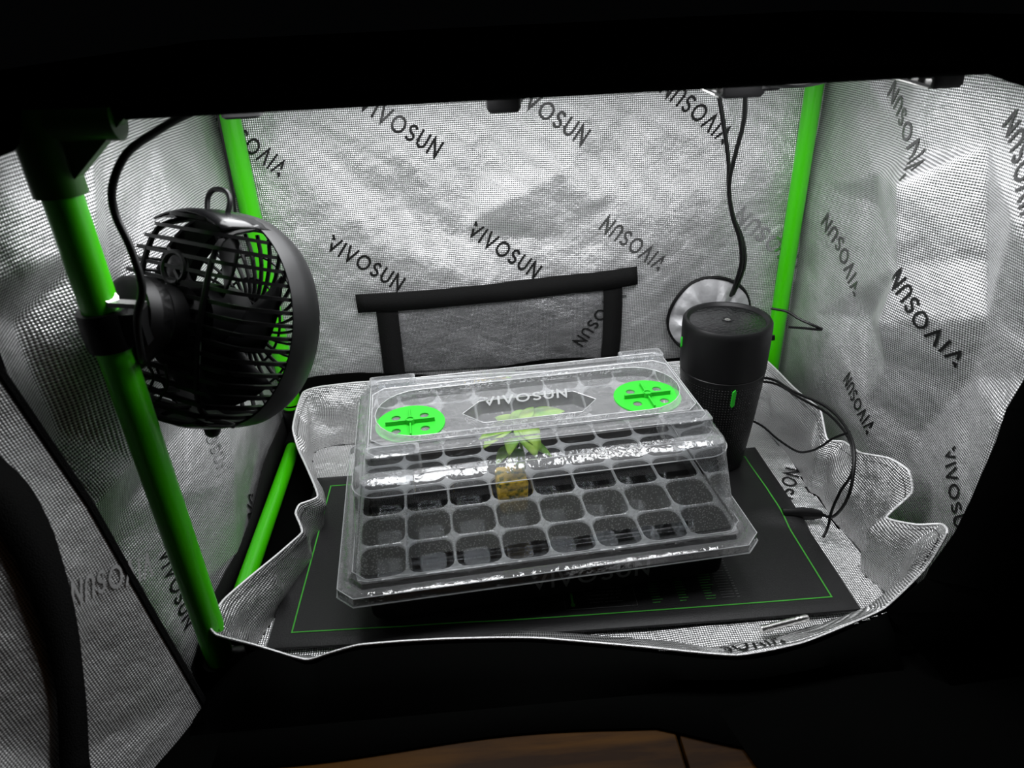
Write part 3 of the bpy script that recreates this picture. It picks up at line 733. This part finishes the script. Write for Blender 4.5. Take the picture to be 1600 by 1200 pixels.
for c, (x0, w_) in enumerate(((.082, .010), (.107, .010), (.131, .012))):
    for k in range(16):
        rect(mg, x0, x0+w_*rs.uniform(.6, 1), -.1045+.0033*k, -.1045+.0033*k+.0009)
for k in range(16):
    rect(mb, .146, .158, -.1040+.0033*k, -.1040+.0033*k+.0005); rect(mb, .160, .1625, -.1045+.0033*k, -.1045+.0033*k+.0009)
o = mg.build('chart_print', principled('dim_green_print', (.04, .2, .035), .6, spec=.2), HM); o['label'] = 'green columns of the tiny temperature chart'
o = mb.build('chart_print', GREY_INK, HM); o['label'] = 'grey rows of the tiny temperature chart'
# plug box where the cord leaves
mb = MB(); mb.tube([(.244, -.002, .0065), (.262, -.004, .0065), (.276, -.006, .006), (.284, -.008, .006)], [.006, .0072, .0065, .004], 10, .8)
mb.build('cord_boot', BLACK_PL, HM, True)

# ---------------------------------------------------------------- propagator: base tray, cells, dome
TA = R(4.2); TX, TY = .285, .135
def rr(hx, hy, rx, ry, z, chamf=False, k=6, ml=10, mw=6, cx=0, cy=0):
    """rounded / chamfered rectangle loop, always the same vertex count"""
    P = []
    for qx, qy, a0 in ((1, 1, 0), (-1, 1, 90), (-1, -1, 180), (1, -1, 270)):
        for i in range(k+1):
            t = i/k; a = R(a0+90*t)
            if chamf:
                e0 = Vector((math.cos(R(a0)), math.sin(R(a0)))); e1 = Vector((math.cos(R(a0+90)), math.sin(R(a0+90)))); d = e0.lerp(e1, t)
            else: d = Vector((math.cos(a), math.sin(a)))
            P.append((qx*(hx-rx)+d.x*rx+cx, qy*(hy-ry)+d.y*ry+cy, z))
        nx = (-hx+rx, 0) if qx == 1 and qy == 1 else None
        m_ = ml if (qx, qy) in ((1, 1), (-1, -1)) else mw
        # straight run to the next corner
        nq = {(1, 1): (-1, 1), (-1, 1): (-1, -1), (-1, -1): (1, -1), (1, -1): (1, 1)}[(qx, qy)]
        e = Vector(P[-1]); an = R(a0+90); d = Vector((math.cos(an), math.sin(an)))
        tgt = Vector((nq[0]*(hx-rx)+d.x*rx+cx, nq[1]*(hy-ry)+d.y*ry+cy, z))
        for i in range(1, m_): P.append(tuple(e.lerp(tgt, i/m_)))
    return P
BT = empty('seedling_tray', (TX, TY, .0125), TA); tag(BT, 'black plastic base tray under the clear propagator lid on the heat mat', 'plant tray')
mb = MB()
mb.loft([rr(.158, .095, .012, .012, .0), rr(.164, .102, .012, .012, .006), rr(.166, .104, .012, .012, .046), rr(.177, .113, .012, .012, .047, True), rr(.177, .113, .012, .012, .0485, True),
         rr(.164, .102, .010, .010, .0485), rr(.160, .098, .010, .010, .004)], True, True, True)
mb.build('tray_body', TRAY_BLK, BT, True)
def bM(u, v): return Vector((-.02+u, -.1046, .018+v))
word(VV, bM, 'embossed_word', principled('dark_embossing', (.02, .02, .02), .5), BT, .018, .11)
# clear cell insert, 8 x 5
CI = empty('cell_insert', (TX, TY, .0695), TA); tag(CI, 'clear plastic forty-cell seedling insert seen through the fogged lid', 'cell tray')
PX, PY = .0424, .0422
def cell_mesh():
    mb = MB()
    def sq(h, ch, z, k=3): return rr(h, h, ch, ch, z, False, k, 3, 3)
    L = [sq(PX/2, .0001, 0), sq(PX/2-.0007, .0105, 0.0003), sq(PX/2-.0016, .0100, -.0012), sq(PX/2-.0085, .006, -.046)]
    mb.loft(L[:3]); n1 = len(mb.f); mb.loft(L[2:], True, False, True)
    o = mb.build('cell', [CELLWEB, CELLPL], CI, True)
    for i, p in enumerate(o.data.polygons): p.material_index = 0 if i < n1 else 1
    return o
c0 = cell_mesh(); first = True
for i in range(8):
    for j in range(5):
        c = c0 if first else c0.copy()
        if not first: COL.objects.link(c); c.parent = CI
        first = False; c.location = ((i-3.5)*PX, (j-2)*PY, .0)
mb = MB(); mb.loft([rr(.1712, .1080, .010, .010, .0, True), rr(.1696, .1055, .001, .001, .0004)]); mb.build('insert_rim', CELLWEB, CI, True)

# dome
DM = empty('humidity_dome', (TX, TY, 0), TA); tag(DM, 'clear plastic propagator dome lid with two green vent dials, fogged inside', 'propagator lid')
pane_lo = [rr(.171, .1080, .012, .012, .0735), rr(.1705, .1070, .014, .014, .0760)]
sh = [rr(.1655, .0935, .024, .024, .1350), rr(.1648, .0915, .022, .022, .1440), rr(.1625, .0880, .018, .018, .1500), rr(.1595, .0840, .013, .013, .1520)]
mb = MB(); mb.loft([pane_lo[1], sh[0]]); o = mb.build('dome_pane', CLEAR_FOG, DM, True); o['label'] = 'sloping dome sides misted with fine condensation'
mb = MB(); mb.loft([rr(.1880, .1240, .014, .014, .0585, True), rr(.1872, .1232, .014, .014, .0590, True), rr(.1868, .1228, .014, .014, .0665, True), rr(.1830, .1190, .013, .013, .0680, True), rr(.1775, .1140, .012, .012, .0672, True),
     rr(.1765, .1130, .012, .012, .0722, True), rr(.1735, .1100, .012, .012, .0738, True), rr(.1715, .1085, .011, .011, .0722, True), pane_lo[0], pane_lo[1]])
o = mb.build('dome_flange', CLEAR_RIM, DM, True); o['label'] = 'thick clear stepped rim of the lid'
mb = MB()
mb.loft([sh[0], sh[1], sh[2], sh[3], rr(.1535, .0780, .012, .012, .1535, True), rr(.1525, .0740, .010, .010, .1515, True), rr(.1510, .0700, .008, .008, .1530, True),
         rr(.1505, .0690, .008, .008, .1665, True), rr(.1490, .0675, .008, .008, .1680, True), rr(.1480, .0600, .010, .010, .1680, True), rr(.1475, .0590, .010, .010, .1655, True), rr(.1470, .0505, .010, .010, .1655, True), rr(.1465, .0495, .010, .010, .1680, True),
         rr(.1440, .0420, .0410, .0415, .1680), rr(.1410, .0390, .0385, .0385, .1600), rr(.0900, .0300, .002, .002, .1600), rr(.0640, .0200, .018, .0198, .1600, True), rr(.0600, .0160, .0155, .0158, .1480, True), rr(.0550, .0110, .0105, .0108, .1470, True)], True, False, True)
mb.build('dome_top', CLEAR, DM, True)
# corner lugs and end pads moulded into the roof
for sx in (-1, 1):
    for sy in (-1, 1):
        mb = MB(); cx, cy = sx*.128, sy*.0645
        mb.loft([rr(.0235, .0100, .003, .003, .1560, False, 3, 3, 3, cx, cy), rr(.0225, .0090, .003, .003, .1705, False, 3, 3, 3, cx, cy), rr(.0195, .0060, .003, .003, .1710, False, 3, 3, 3, cx, cy), rr(.0185, .0050, .003, .003, .1680, False, 3, 3, 3, cx, cy)], True, False, True)
        mb.build('moulded_lug', CLEAR, DM, True)
for sx in (-1, 1):          # raised rounded shoulders front and back corners
    for sy in (-1, 1):
        mb = MB(); cx, cy = sx*.134, sy*.0835
        mb.loft([rr(.0225, .0105, .006, .005, .1440, False, 3, 3, 3, cx, cy), rr(.0215, .0090, .007, .006, .1570, False, 3, 3, 3, cx, cy), rr(.0170, .0060, .006, .004, .1590, False, 3, 3, 3, cx, cy)], True, False, True)
        mb.build('moulded_shoulder', CLEAR, DM, True)
# ribs (pressed feet) on front pane
for sx in (-1, 1):
    mb = MB(); a = Vector((sx*.118, -.0945, .128)); b2 = Vector((sx*.120, -.1065, .082))
    mb.tube([a, a.lerp(b2, .5), b2], [.0035, .005, .007], 10, .4); mb.build('moulded_rib', CELLPL, DM, True)
mb = MB(); mb.tube([(-.120, -.1075, .0830), (0, -.1075, .0830), (.120, -.1075, .0830)], .0022, 6); mb.build('moulded_rib', CELLPL, DM, True)
# embossed word on the pocket's back slope
def dM(u, v): return Vector((-.042+u, .0165+v*.35, .1565+v*.75))
word(VV, dM, 'embossed_word', clear_plastic('frosted_clear_plastic', haze=.7, boost=2), DM, .0100, .082, .16)
# pale threads added along the mould lines as painted edge highlights
for loop, r_ in ((rr(.1648, .0918, .022, .022, .1440), .0005), (rr(.1470, .0505, .010, .010, .1682, True), .0005), (rr(.1868, .1228, .014, .014, .0668, True), .0005), (rr(.1735, .1100, .012, .012, .0740, True), .0005), (rr(.1492, .0677, .008, .008, .1680, True), .0004), (rr(.1440, .0420, .0410, .0415, .1681), .0004), (rr(.0640, .0200, .018, .0198, .1602, True), .0004), (rr(.1880, .1240, .014, .014, .0585, True), .0007), (rr(.1535, .0780, .012, .012, .1537, True), .0004)):
    mb = MB(); mb.tube([Vector(p) for p in loop], r_, 5, closed=True); mb.build('edge_highlight', CELLWEB, DM, True)
def vent():
    root = empty('vent_dial', (0, 0, 0), 0, DM); root['label'] = 'round bright green vent dial with cross rib and four holes'
    # plate with four holes, built from a polar grid
    mb = MB(); Rr_ = .0318; bm_ = None
    # outline points + holes via triangulation
    out_ = [(Rr_*math.cos(2*PI*k/48), Rr_*math.sin(2*PI*k/48)) for k in range(48)]
    pts = list(out_); edges = [(k, (k+1) % 48) for k in range(48)]
    hc = [(.0185*math.cos(R(45+90*q)), .0165*math.sin(R(45+90*q))) for q in range(4)]
    for cx, cy in hc:
        s_ = len(pts); pts += [(cx+.0043*math.cos(2*PI*k/16), cy+.0043*math.sin(2*PI*k/16)) for k in range(16)]; edges += [(s_+k, s_+(k+1) % 16) for k in range(16)]
    vs_, es_, fs_, _, _, _ = delaunay_2d_cdt([Vector(p) for p in pts], edges, [], 0, 1e-7)
    fk = []
    for f in fs_:
        c = sum((vs_[i] for i in f), Vector((0, 0)))/len(f)
        if c.length < Rr_ and all((c-Vector(h)).length > .0041 for h in hc): fk.append(tuple(f))
    mb.add([(v.x, v.y, 0) for v in vs_], fk)
    p = mb.build('plate', GREEN_PL, root, False); so = p.modifiers.new('solid', 'SOLIDIFY'); so.thickness = .0018; so.offset = -1
    mb = MB(); mb.box(-.0225, .0225, -.0012, .0012, 0, .0042); mb.box(-.0007, .0007, -.0225, .0225, 0, .0030)
    mb.lathe([(.0040, 0), (.0040, .0050), (.0030, .0050), (.0030, .0035)], 20); mb.build('cross_rib', GREEN_PL, root, False, bevel=.0003)
    return root
v0 = vent(); v0.location = (-.1125, -.0085, .1615)
v1 = v0.copy(); COL.objects.link(v1); v1.location = (.1125, -.0065, .1610)
for ch in list(v0.children):
    c = ch.copy(); COL.objects.link(c); c.parent = v1

# ---------------------------------------------------------------- seedling in its sponge
def rot_t(v): c, s_ = math.cos(TA), math.sin(TA); return Vector((TX+v[0]*c-v[1]*s_, TY+v[0]*s_+v[1]*c, v[2]))
sgx, sgy = -.5*PX, 0.0
gp = empty('growing_sponge', rot_t((sgx, sgy, .0475)), TA); tag(gp, 'small yellow-brown growing sponge cube sunk in a clear cell', 'sponge')
mb = MB(); L = []
for z, h in ((0, .0125), (.004, .0135), (.020, .0145), (.034, .0150), (.037, .0142)):
    L.append([(x+.0006*math.sin(i*2.3+z*300), y+.0006*math.cos(i*1.7+z*200), z) for i, (x, y, _) in enumerate(rr(h, h, .003, .003, z, False, 3, 4, 4))])
mb.loft(L, True, True, True); mb.build('sponge_block', FOAM, gp, True)
sd = empty('seedling', rot_t((sgx+.006, sgy+.001, .087)), TA); sd.scale = (1.12, 1.12, 1.0); tag(sd, 'young leafy seedling with pale stems under the clear lid', 'seedling')
st = [[(-.004, -.002, 0), (-.006, -.001, .015), (-.004, .002, .030), (.0, .004, .046)], [(.006, .0, 0), (.007, .002, .014), (.005, .005, .030), (.004, .006, .050)], [(.001, .003, 0), (.0, .006, .02), (.008, .010, .042)]]
for s_ in st: mb = MB(); mb.tube(spline(s_, 5), .0013, 7); mb.build('stem', STEM, sd, True)
def leaf(base, hd_, ln, wd, rise, droop):
    n = 10; d = Vector((math.cos(hd_), math.sin(hd_), 0)); sd_ = Vector((-d.y, d.x, 0)); L = []
    for i in range(n+1):
        t = i/n; w_ = wd*math.sin(PI*min(1, t*.95+.05))**.8*(1-.25*t) if i < n else .0002
        c = Vector(base)+d*ln*t+Vector((0, 0, rise*t-droop*t*t))
        L.append([c-sd_*w_+Vector((0, 0, .18*w_)), c-sd_*w_*.5, c-Vector((0, 0, .12*w_)), c+sd_*w_*.5, c+sd_*w_+Vector((0, 0, .18*w_))])
    mb = MB(); mb.loft(L, close=False); return mb.build('leaf', LEAF, sd, True, solid=.0005)
for base, h_, ln, wd, ri, dr in (((.006, .008, .050), .05, .040, .012, .018, .012), ((.006, .008, .049), 5.0, .030, .013, .006, .026), ((.0, .006, .049), 3.6, .032, .012, .010, .022), ((.002, .005, .046), 3.3, .034, .009, .012, .016), ((.004, .006, .048), .15, .036, .009, .014, .014), ((.002, .005, .047), 4.3, .026, .009, .006, .020), ((.004, .006, .048), 5.4, .026, .010, .006, .024),
                              ((.003, .005, .048), 1.3, .026, .009, .010, .008), ((.003, .005, .048), 2.2, .028, .009, .010, .012), ((-.003, .002, .028), 3.9, .022, .007, .006, .014), ((.005, .005, .030), 5.9, .028, .008, .004, .018), ((.0, .003, .024), 4.8, .020, .007, .004, .012), ((.006, .006, .050), .8, .020, .007, .012, .004)):
    leaf(base, h_, ln, wd, ri, dr)

# ---------------------------------------------------------------- humidifier
HU = empty('humidifier', (.5075, .2375, .0115), R(0)); tag(HU, 'tall black tapered cup-shaped humidifier beside the propagator', 'humidifier')
mb = MB(); mb.lathe([(.0300, 0), (.0335, .0018), (.0350, .008), (.0405, .060), (.0448, .110), (.0458, .1225), (.0452, .1232)], 64); mb.build('water_tank', DIMPLE, HU, True)
mb = MB(); mb.lathe([(.0452, .1235), (.0460, .1242), (.0466, .150), (.0470, .172), (.0466, .1775), (.0448, .1800), (.0425, .1800), (.0410, .1785), (.0395, .1770)], 64, None, True, True); mb.build('upper_shell', BLACK_SATIN, HU, True)
mb = MB(); mb.lathe([(.0396, .1771), (.0385, .1776), (.0060, .1776), (.0058, .1784), (.0040, .1784), (.0038, .1766)], 48, None, False, True); o = mb.build('mist_disc', WETDISC, HU, True); o['label'] = 'glossy wet top disc with mist nozzle'
mb = MB(); mb.lathe([(.0036, .1767), (.0030, .1781), (.0018, .1781), (.0016, .1770)], 20); mb.build('nozzle', METAL, HU, True)
def tab(ang, z0, z1, wd, rad0, rad1):
    mb = MB(); c, s_ = math.cos(ang), math.sin(ang); t = Vector((-s_, c, 0)); n_ = Vector((c, s_, 0))
    pts = [(-wd*.5, z0+.003), (-wd*.2, z0), (wd*.5, z0+.003), (wd*.5, z1-.003), (wd*.2, z1), (-wd*.5, z1-.003)]
    def rad(z): return rad0+(rad1-rad0)*(z-z0)/(z1-z0)
    A = [n_*(rad(z)-.001)+t*u+Vector((0, 0, z)) for u, z in pts]; B = [n_*(rad(z)+.0012)+t*u*.85+Vector((0, 0, z)) for u, z in pts]
    mb.loft([A, B], True, True, True); o = mb.build('green_tab', GREEN_PL, HU, False, bevel=.0003); return o
hv = math.atan2(CAM[1]-.2365, CAM[0]-.5045)
tab(hv+.34, .094, .117, .0046, .0436, .0455); tab(hv-1.28, .146, .160, .005, .0465, .0468)
# usb plug on its right-hand side
mb = MB(); mb.tube([(.046, .004, .150), (.056, .003, .151)], .0035, 10, .6); o = mb.build('plug', BLACK_PL, HU, True)

def cable(name, label, pts, r, n=8, k=8, flat=1.0, cat='cable', mat=BLACK_PL):
    mb = MB(); mb.tube(spline(pts, k), r, n, flat); o = mb.build(name, mat, None, True); tag(o, label, cat); return o
cable('charging_cable', 'thin black cable looping from a plug at the humidifier top toward the right pole',
      [at_z(1232, 511, .158), at_z(1258, 513, .158), at_z(1284, 515, .157), at_z(1270, 508, .162), at_z(1248, 498, .166), at_z(1230, 487, .170), at_z(1205, 482, .170)], .0015)
hs = [(.5750-.028, .262, .078), (.565, .268, .080)]
cable('power_cable', 'black cable arching from behind the humidifier over the liner to the heat mat plug',
      [(.535, .285, .090), at_z(1200, 591, .095), at_z(1240, 612, .104), at_z(1290, 635, .110), at_z(1320, 665, .112), at_z(1335, 705, .106), at_z(1330, 760, .080), at_z(1318, 790, .052), at_z(1300, 808, .024), (.585, .120, .0135)], .0016)
cable('heat_mat_cable', 'second black cable running beside the first down to the liner floor',
      [(.537, .288, .084), at_z(1205, 598, .090), at_z(1250, 622, .098), at_z(1298, 650, .104), at_z(1328, 690, .102), at_z(1332, 735, .086), at_z(1312, 770, .060), at_z(1299, 800, .034), at_z(1294, 822, .018), at_z(1286, 840, .0085)], .0014)
cable('thin_cable', 'thin black cable sagging across the silver liner right of the humidifier',
      [(.549, .262, .050), at_z(1190, 665, .046), at_z(1215, 686, .040), at_z(1245, 705, .046), at_z(1265, 705, .062), at_z(1282, 698, .080), at_z(1302, 685, .098), at_z(1328, 675, .112)], .0013)
cable('hanging_cable', 'flat black cable hanging from the grow light to the round port, left of two',
      [at_y(1122, 142, .27), at_y(1130, 190, .28), at_y(1138, 250, .29), at_y(1139, 300, .30), at_y(1146, 340, .32), at_y(1160, 375, .33), at_y(1164, 410, .335), at_y(1155, 440, .34), at_y(1146, 460, .35)], .0032, 8, 8, .5)
cable('hanging_cable', 'round black cable hanging from the grow light to the round port, right of two',
      [at_y(1165, 142, .25), at_y(1162, 190, .26), at_y(1148, 245, .27), at_y(1139, 290, .285), at_y(1144, 335, .31), at_y(1156, 375, .32), at_y(1158, 410, .33), at_y(1150, 440, .335), at_y(1142, 462, .35)], .0023)

# ---------------------------------------------------------------- metal tube in the front fold
PN = empty('metal_tube', at_z(1188, 984, .012)); tag(PN, 'small silver ribbed metal tube lying in the front fold of the liner', 'metal tube')
e0 = at_z(1189, 984, .014); e1 = at_z(1262, 965, .016); dd = (e1-e0); ln_ = dd.length
q = dd.to_track_quat('Z', 'Y').to_matrix().to_4x4(); q.translation = e0-PN.location
mb = MB(); prf = [(.0022, 0), (.0034, 0), (.0036, .001), (.0034, .0022)]
for k in range(4): z = .004+.0016*k; prf += [(.0034, z), (.0030, z+.0004), (.0034, z+.0009)]
prf += [(.0034, ln_*.72), (.0030, ln_*.73), (.0034, ln_*.76), (.0034, ln_*.82), (.0030, ln_*.83), (.0033, ln_*.86), (.0033, ln_*.97), (.0026, ln_)]
mb.lathe(prf, 20, q); mb.build('tube_body', METAL, PN, True)

# ---------------------------------------------------------------- hanging grow light
GL = empty('grow_light', (0, 0, 0)); tag(GL, 'black and silver LED grow light hung under the tent roof, mostly above view', 'grow light')
for k, (x0, x1) in enumerate(((.05, .275), (.335, .565))):
    mb = MB(); mb.box(x0, x1, .030, .240, .4445, .448); mb.build('board', BLACK_PL, GL, bevel=.0006)
    mb = MB()
    for i in range(12):
        for j in range(12):
            cx, cy = x0+.015+(x1-x0-.03)*i/11, .045+.18*j/11; mb.box(cx-.0015, cx+.0015, cy-.0015, cy+.0015, .4430, .4446)
    o = mb.build('diodes', EMIT, GL); o['kind'] = 'stuff'; o['label'] = 'rows of tiny lit white diodes under the board'
def plate(pix, z, name, mat, th=.0015):
    P = [at_z(x, y, z) for x, y in pix]; mb = MB(); n = len(P)
    mb.loft([P, [p+Vector((0, 0, th)) for p in P]], True, True, True); return mb.build(name, mat, GL)
plate([(1048, 116), (1124, 151), (1129, 147), (1129, 104), (1060, 100)], .4405, 'end_plate', principled('dark_anodised_plate', (.05, .05, .05), .35, .8))
plate([(1348, 108), (1452, 137), (1455, 132), (1455, 98), (1360, 96)], .4405, 'end_plate', bpy.data.materials['dark_anodised_plate'])
for a, b2 in (((1048, 117), (1124, 152)), ((1348, 108), (1452, 138))):
    mb = MB(); mb.tube([at_z(*a, .4400), at_z(*b2, .4400)], .0007, 6); o = mb.build('edge_strip', METAL, GL, True)
def lump(x, y, w_, h_, z=.438, d_=.016, name='driver_clip'):
    p = at_z(x, y, z); s_ = (p-C0).dot(FX)/FPX; mb = MB()
    mb.loft([rr(w_*s_*.42, d_*.42, .002, .002, -h_*s_*.5, False, 3, 3, 3), rr(w_*s_*.5, d_*.5, .003, .003, -h_*s_*.35, False, 3, 3, 3), rr(w_*s_*.5, d_*.5, .003, .003, h_*s_*.5, False, 3, 3, 3)], True, True, True, Matrix.Translation(p))
    return mb.build(name, BLACK_PL, GL, True)
lump(786, 150, 54, 46); lump(1158, 130, 70, 40); lump(1475, 118, 52, 34); lump(378, 172, 60, 22); lump(1200, 128, 34, 22, name='cable_gland')
mb = MB(); mb.tube(spline([at_z(1195, 128, .439), at_z(1235, 132, .438), at_z(1280, 127, .438), at_z(1325, 112, .441), at_z(1360, 98, .446)], 6), .0026, 8); mb.build('power_lead', BLACK_PL, GL, True)

# ---------------------------------------------------------------- clip fan on the front left pole
FH, FT = R(35), R(24)
ax = Vector((math.sin(FH)*math.cos(FT), math.cos(FH)*math.cos(FT), -math.sin(FT))); lat = Vector((math.cos(FH), -math.sin(FH), 0)); up = lat.cross(ax)
FC = Vector((.053, .087, .285))
FM = Matrix((lat, ax, up)).transposed().to_4x4()
FN = bpy.data.objects.new('clip_fan', None); COL.objects.link(FN); FN.matrix_world = Matrix.Translation(FC) @ FM; FN.empty_display_size = .01
tag(FN, 'black round clip fan with slatted rear guard clamped to the front left pole', 'fan')
FR = .083
def fmb(mb, name, mat=BLACK_PL, smooth=True, **kw): return mb.build(name, mat, FN, smooth, **kw)
YA = Matrix(((1, 0, 0, 0), (0, 0, 1, 0), (0, -1, 0, 0), (0, 0, 0, 1)))   # lathe z -> local +y
# ring band
mb = MB(); mb.lathe([(FR-.003, -.020), (FR-.001, -.021), (FR, -.010), (FR-.0005, .000), (FR-.004, .008), (FR-.010, .011), (FR-.012, .009), (FR-.0055, .004), (FR-.0035, -.010), (FR-.003, -.020)], 72, YA, False, False)
fmb(mb, 'outer_ring', BLACK_SATIN)
# rear slats
DP = .058
for k in range(-8, 9):
    h = k*.0092
    w_ = math.sqrt(max(.0001, (FR-.003)**2-h*h)); rb = .020
    bw = w_-.012 if w_ > .03 else w_*.75
    path = [(-w_, -.014, h), (-w_*.99, -.030, h), (-bw-.004, -DP+.010, h), (-bw+.004, -DP+.001, h), (-bw*.5, -DP-.002, h), (0, -DP-.003, h), (bw*.5, -DP-.002, h), (bw-.004, -DP+.001, h), (bw+.004, -DP+.010, h), (w_*.99, -.030, h), (w_, -.014, h)]
    path = spline(path, 3); P = [Vector(p) for p in path]; mb = MB(); A = []; B = []; C = []; D = []
    for i, p in enumerate(P):
        t = (P[min(i+1, len(P)-1)]-P[max(i-1, 0)]).normalized(); n_ = Vector((t.y, -t.x, 0)); inn = n_ if n_.dot(Vector((0, -.02, 0))-Vector((p.x, p.y, 0))) > 0 else -n_
        A.append(p+Vector((0, 0, .0013))); B.append(p-Vector((0, 0, .0013))); C.append(p+inn*.007-Vector((0, 0, .0009))); D.append(p+inn*.007+Vector((0, 0, .0009)))
    mb.loft([A, B, C, D, A], close=False); fmb(mb, 'guard_slat')
# crown caps top & bottom of the guard
for s_ in (1, -1):
    mb = MB(); L = []
    for i in range(9):
        a = R(90*s_ - 27 + 54*i/8); L.append([Vector((FR*.985*math.cos(a), y, FR*.985*math.sin(a)*sc)) for y, sc in ((-.012, 1), (-.030, .995), (-.046, .97), (-.054, .93))])
    mb.loft(L, close=False); fmb(mb, 'guard_cap', BLACK_GLOSS, solid=.002)
# braces over the slats
for sx in (-1, 1):
    mb = MB(); mb.tube(spline([(sx*.035, -.022, .074), (sx*.035, -.052, .060), (sx*.036, -.061, .02), (sx*.036, -.061, -.02), (sx*.035, -.052, -.060), (sx*.035, -.022, -.074)], 5), .0022, 8); fmb(mb, 'guard_brace')
# motor
mb = MB(); mb.lathe([(.0235, -.050), (.0240, -.072), (.0265, -.074), (.0285, -.077), (.0285, -.084)], 40, YA, True, False)
L0 = [(x, y_, z) for x, z, y_ in [(.0285*math.cos(2*PI*k/40), .0285*math.sin(2*PI*k/40)-(0 if math.sin(2*PI*k/40) > 0 else .010*abs(math.sin(2*PI*k/40))**2), -.084) for k in range(40)]]
mb.loft([[(.0285*math.cos(2*PI*k/40), -.077, .0285*math.sin(2*PI*k/40)) for k in range(40)], L0, [(x*.95, -.092, z*.95) for x, _, z in L0], [(x*.8, -.094, z*.8) for x, _, z in L0]], True, False, True)
fmb(mb, 'motor_housing', BLACK_PL)
mb = MB(); mb.lathe([(.0285, -.045), (.0285, -.030), (.026, -.006), (.020, .0)], 32, YA); fmb(mb, 'blade_hub', BLADE)
for k in range(5):
    mb = MB(); L = []
    for i in range(7):
        t = i/6; r_ = .022+.046*t; row = []
        for j in range(6):
            s_ = j/5-.5; a = 2*PI*k/5 + s_*(1.05-.2*t)+.25*t; row.append(Vector((r_*math.cos(a), -.022+s_*.022, r_*math.sin(a))))
        L.append(row)
    mb.loft(L, close=False); fmb(mb, 'fan_blade', BLADE, solid=.0012)
# front grille, radial fins
mb = MB()
for k in range(32):
    a0 = 2*PI*k/32; pts = []
    for i in range(6):
        t = i/5; r_ = .016+(FR-.014-.016)*t; a = a0+.35*t; pts.append(Vector((r_*math.cos(a), .010-.004*t*t, r_*math.sin(a))))
    mb.tube(pts, .0012, 6, 1.6)
o = fmb(mb, 'front_grille'); o['kind'] = 'stuff'
mb = MB(); mb.lathe([(.018, .006), (.018, .012), (.012, .014)], 28, YA); fmb(mb, 'grille_hub')
for r_ in (.035, .053):
    mb = MB(); mb.tube([(r_*math.cos(2*PI*k/48), .0105, r_*math.sin(2*PI*k/48)) for k in range(48)], .0011, 6, closed=True); fmb(mb, 'grille_ring')
# top hanging loop and bottom knob
mb = MB(); mb.tube(spline([(-.011, -.030, FR-.005), (-.012, -.030, FR+.007), (-.006, -.030, FR+.013), (.006, -.030, FR+.013), (.012, -.030, FR+.007), (.011, -.030, FR-.005)], 6), .0020, 8); fmb(mb, 'hanging_loop')
mb = MB(); mb.lathe([(.006, FR-.006), (.0065, FR+.004), (.005, FR+.008), (.002, FR+.010)], 16, Matrix.Translation((0, -.012, 0)) @ Matrix.Rotation(PI, 4, 'X')); fmb(mb, 'bottom_knob')
# carrying ring between the motor and guard
mb = MB(); mb.tube([(.0, -.058, .034)]+[(.012*math.cos(a), -.060, .036+.011*math.sin(a)) for a in [2*PI*i/20-.8 for i in range(20)]], .0022, 8); fmb(mb, 'finger_ring')
# arm, ball joint and clamp that grips the pole (world space, kept as fan parts)
inv = (Matrix.Translation(FC) @ FM).inverted()
def wfm(mb, name, mat=BLACK_PL, smooth=True):
    mb.v = [tuple(inv @ Vector(v)) for v in mb.v]; return mb.build(name, mat, FN, smooth)
cz = .322
mb = MB(); mb.lathe([(.0116, -.013), (.0150, -.013), (.0155, -.010), (.0155, .010), (.0150, .013), (.0116, .013)], 32, Matrix.Translation((0, 0, cz)), False, False)
mb.box(.010, .026, -.008, .010, cz-.011, cz+.011); wfm(mb, 'pole_clamp')
mrear = (Matrix.Translation(FC) @ FM) @ Vector((0, -.092, -.004))
mb = MB(); mb.tube([Vector((.014, .004, cz)), Vector((.014, .004, cz)).lerp(mrear, .5), mrear], [.009, .0085, .007], 14); wfm(mb, 'joint')
mb = MB(); mb.box(-.006, .018, -.0035, .0035, -.0016, .0016, Matrix.Translation(Vector((.012, -.004, cz+.018))) @ Matrix.Rotation(R(8), 4, 'Y')); mb.tube([(.004, .0, cz+.016), (.010, -.003, cz+.022)], .005, 10)
o = wfm(mb, 'thumb_lever', METAL, False); o['label'] = 'bare silver clamp lever'
# fan lead
cable('fan_cable', 'black fan power cord curving from the fan up along the top of the opening',
      [mrear+Vector((.004, .002, -.028)), at_y(222, 560, -.010), at_y(214, 500, -.018), at_y(222, 450, -.020), at_y(205, 390, -.014), at_y(180, 335, -.008), at_y(176, 290, -.006), at_y(198, 240, .0), at_y(245, 205, .015), at_y(290, 180, .03), at_y(335, 166, .045), at_y(400, 168, .05), at_y(480, 162, .05), at_y(560, 146, .045), at_y(640, 130, .04)], .0024, 10)
cable('coiled_cable', 'loose loop of black wire beneath the fan guard beside the pole',
      [at_y(258, 570, .012), at_y(262, 600, .010), at_y(250, 622, .008), at_y(236, 634, .008), at_y(226, 628, .010), at_y(240, 590, .014), at_y(232, 572, .014)], .0011)
cable('string', 'thin black cord hanging down beside the back left pole',
      [at_y(336, 160, .335), at_y(350, 230, .335), at_y(364, 300, .335), at_y(368, 345, .335)], .0014)
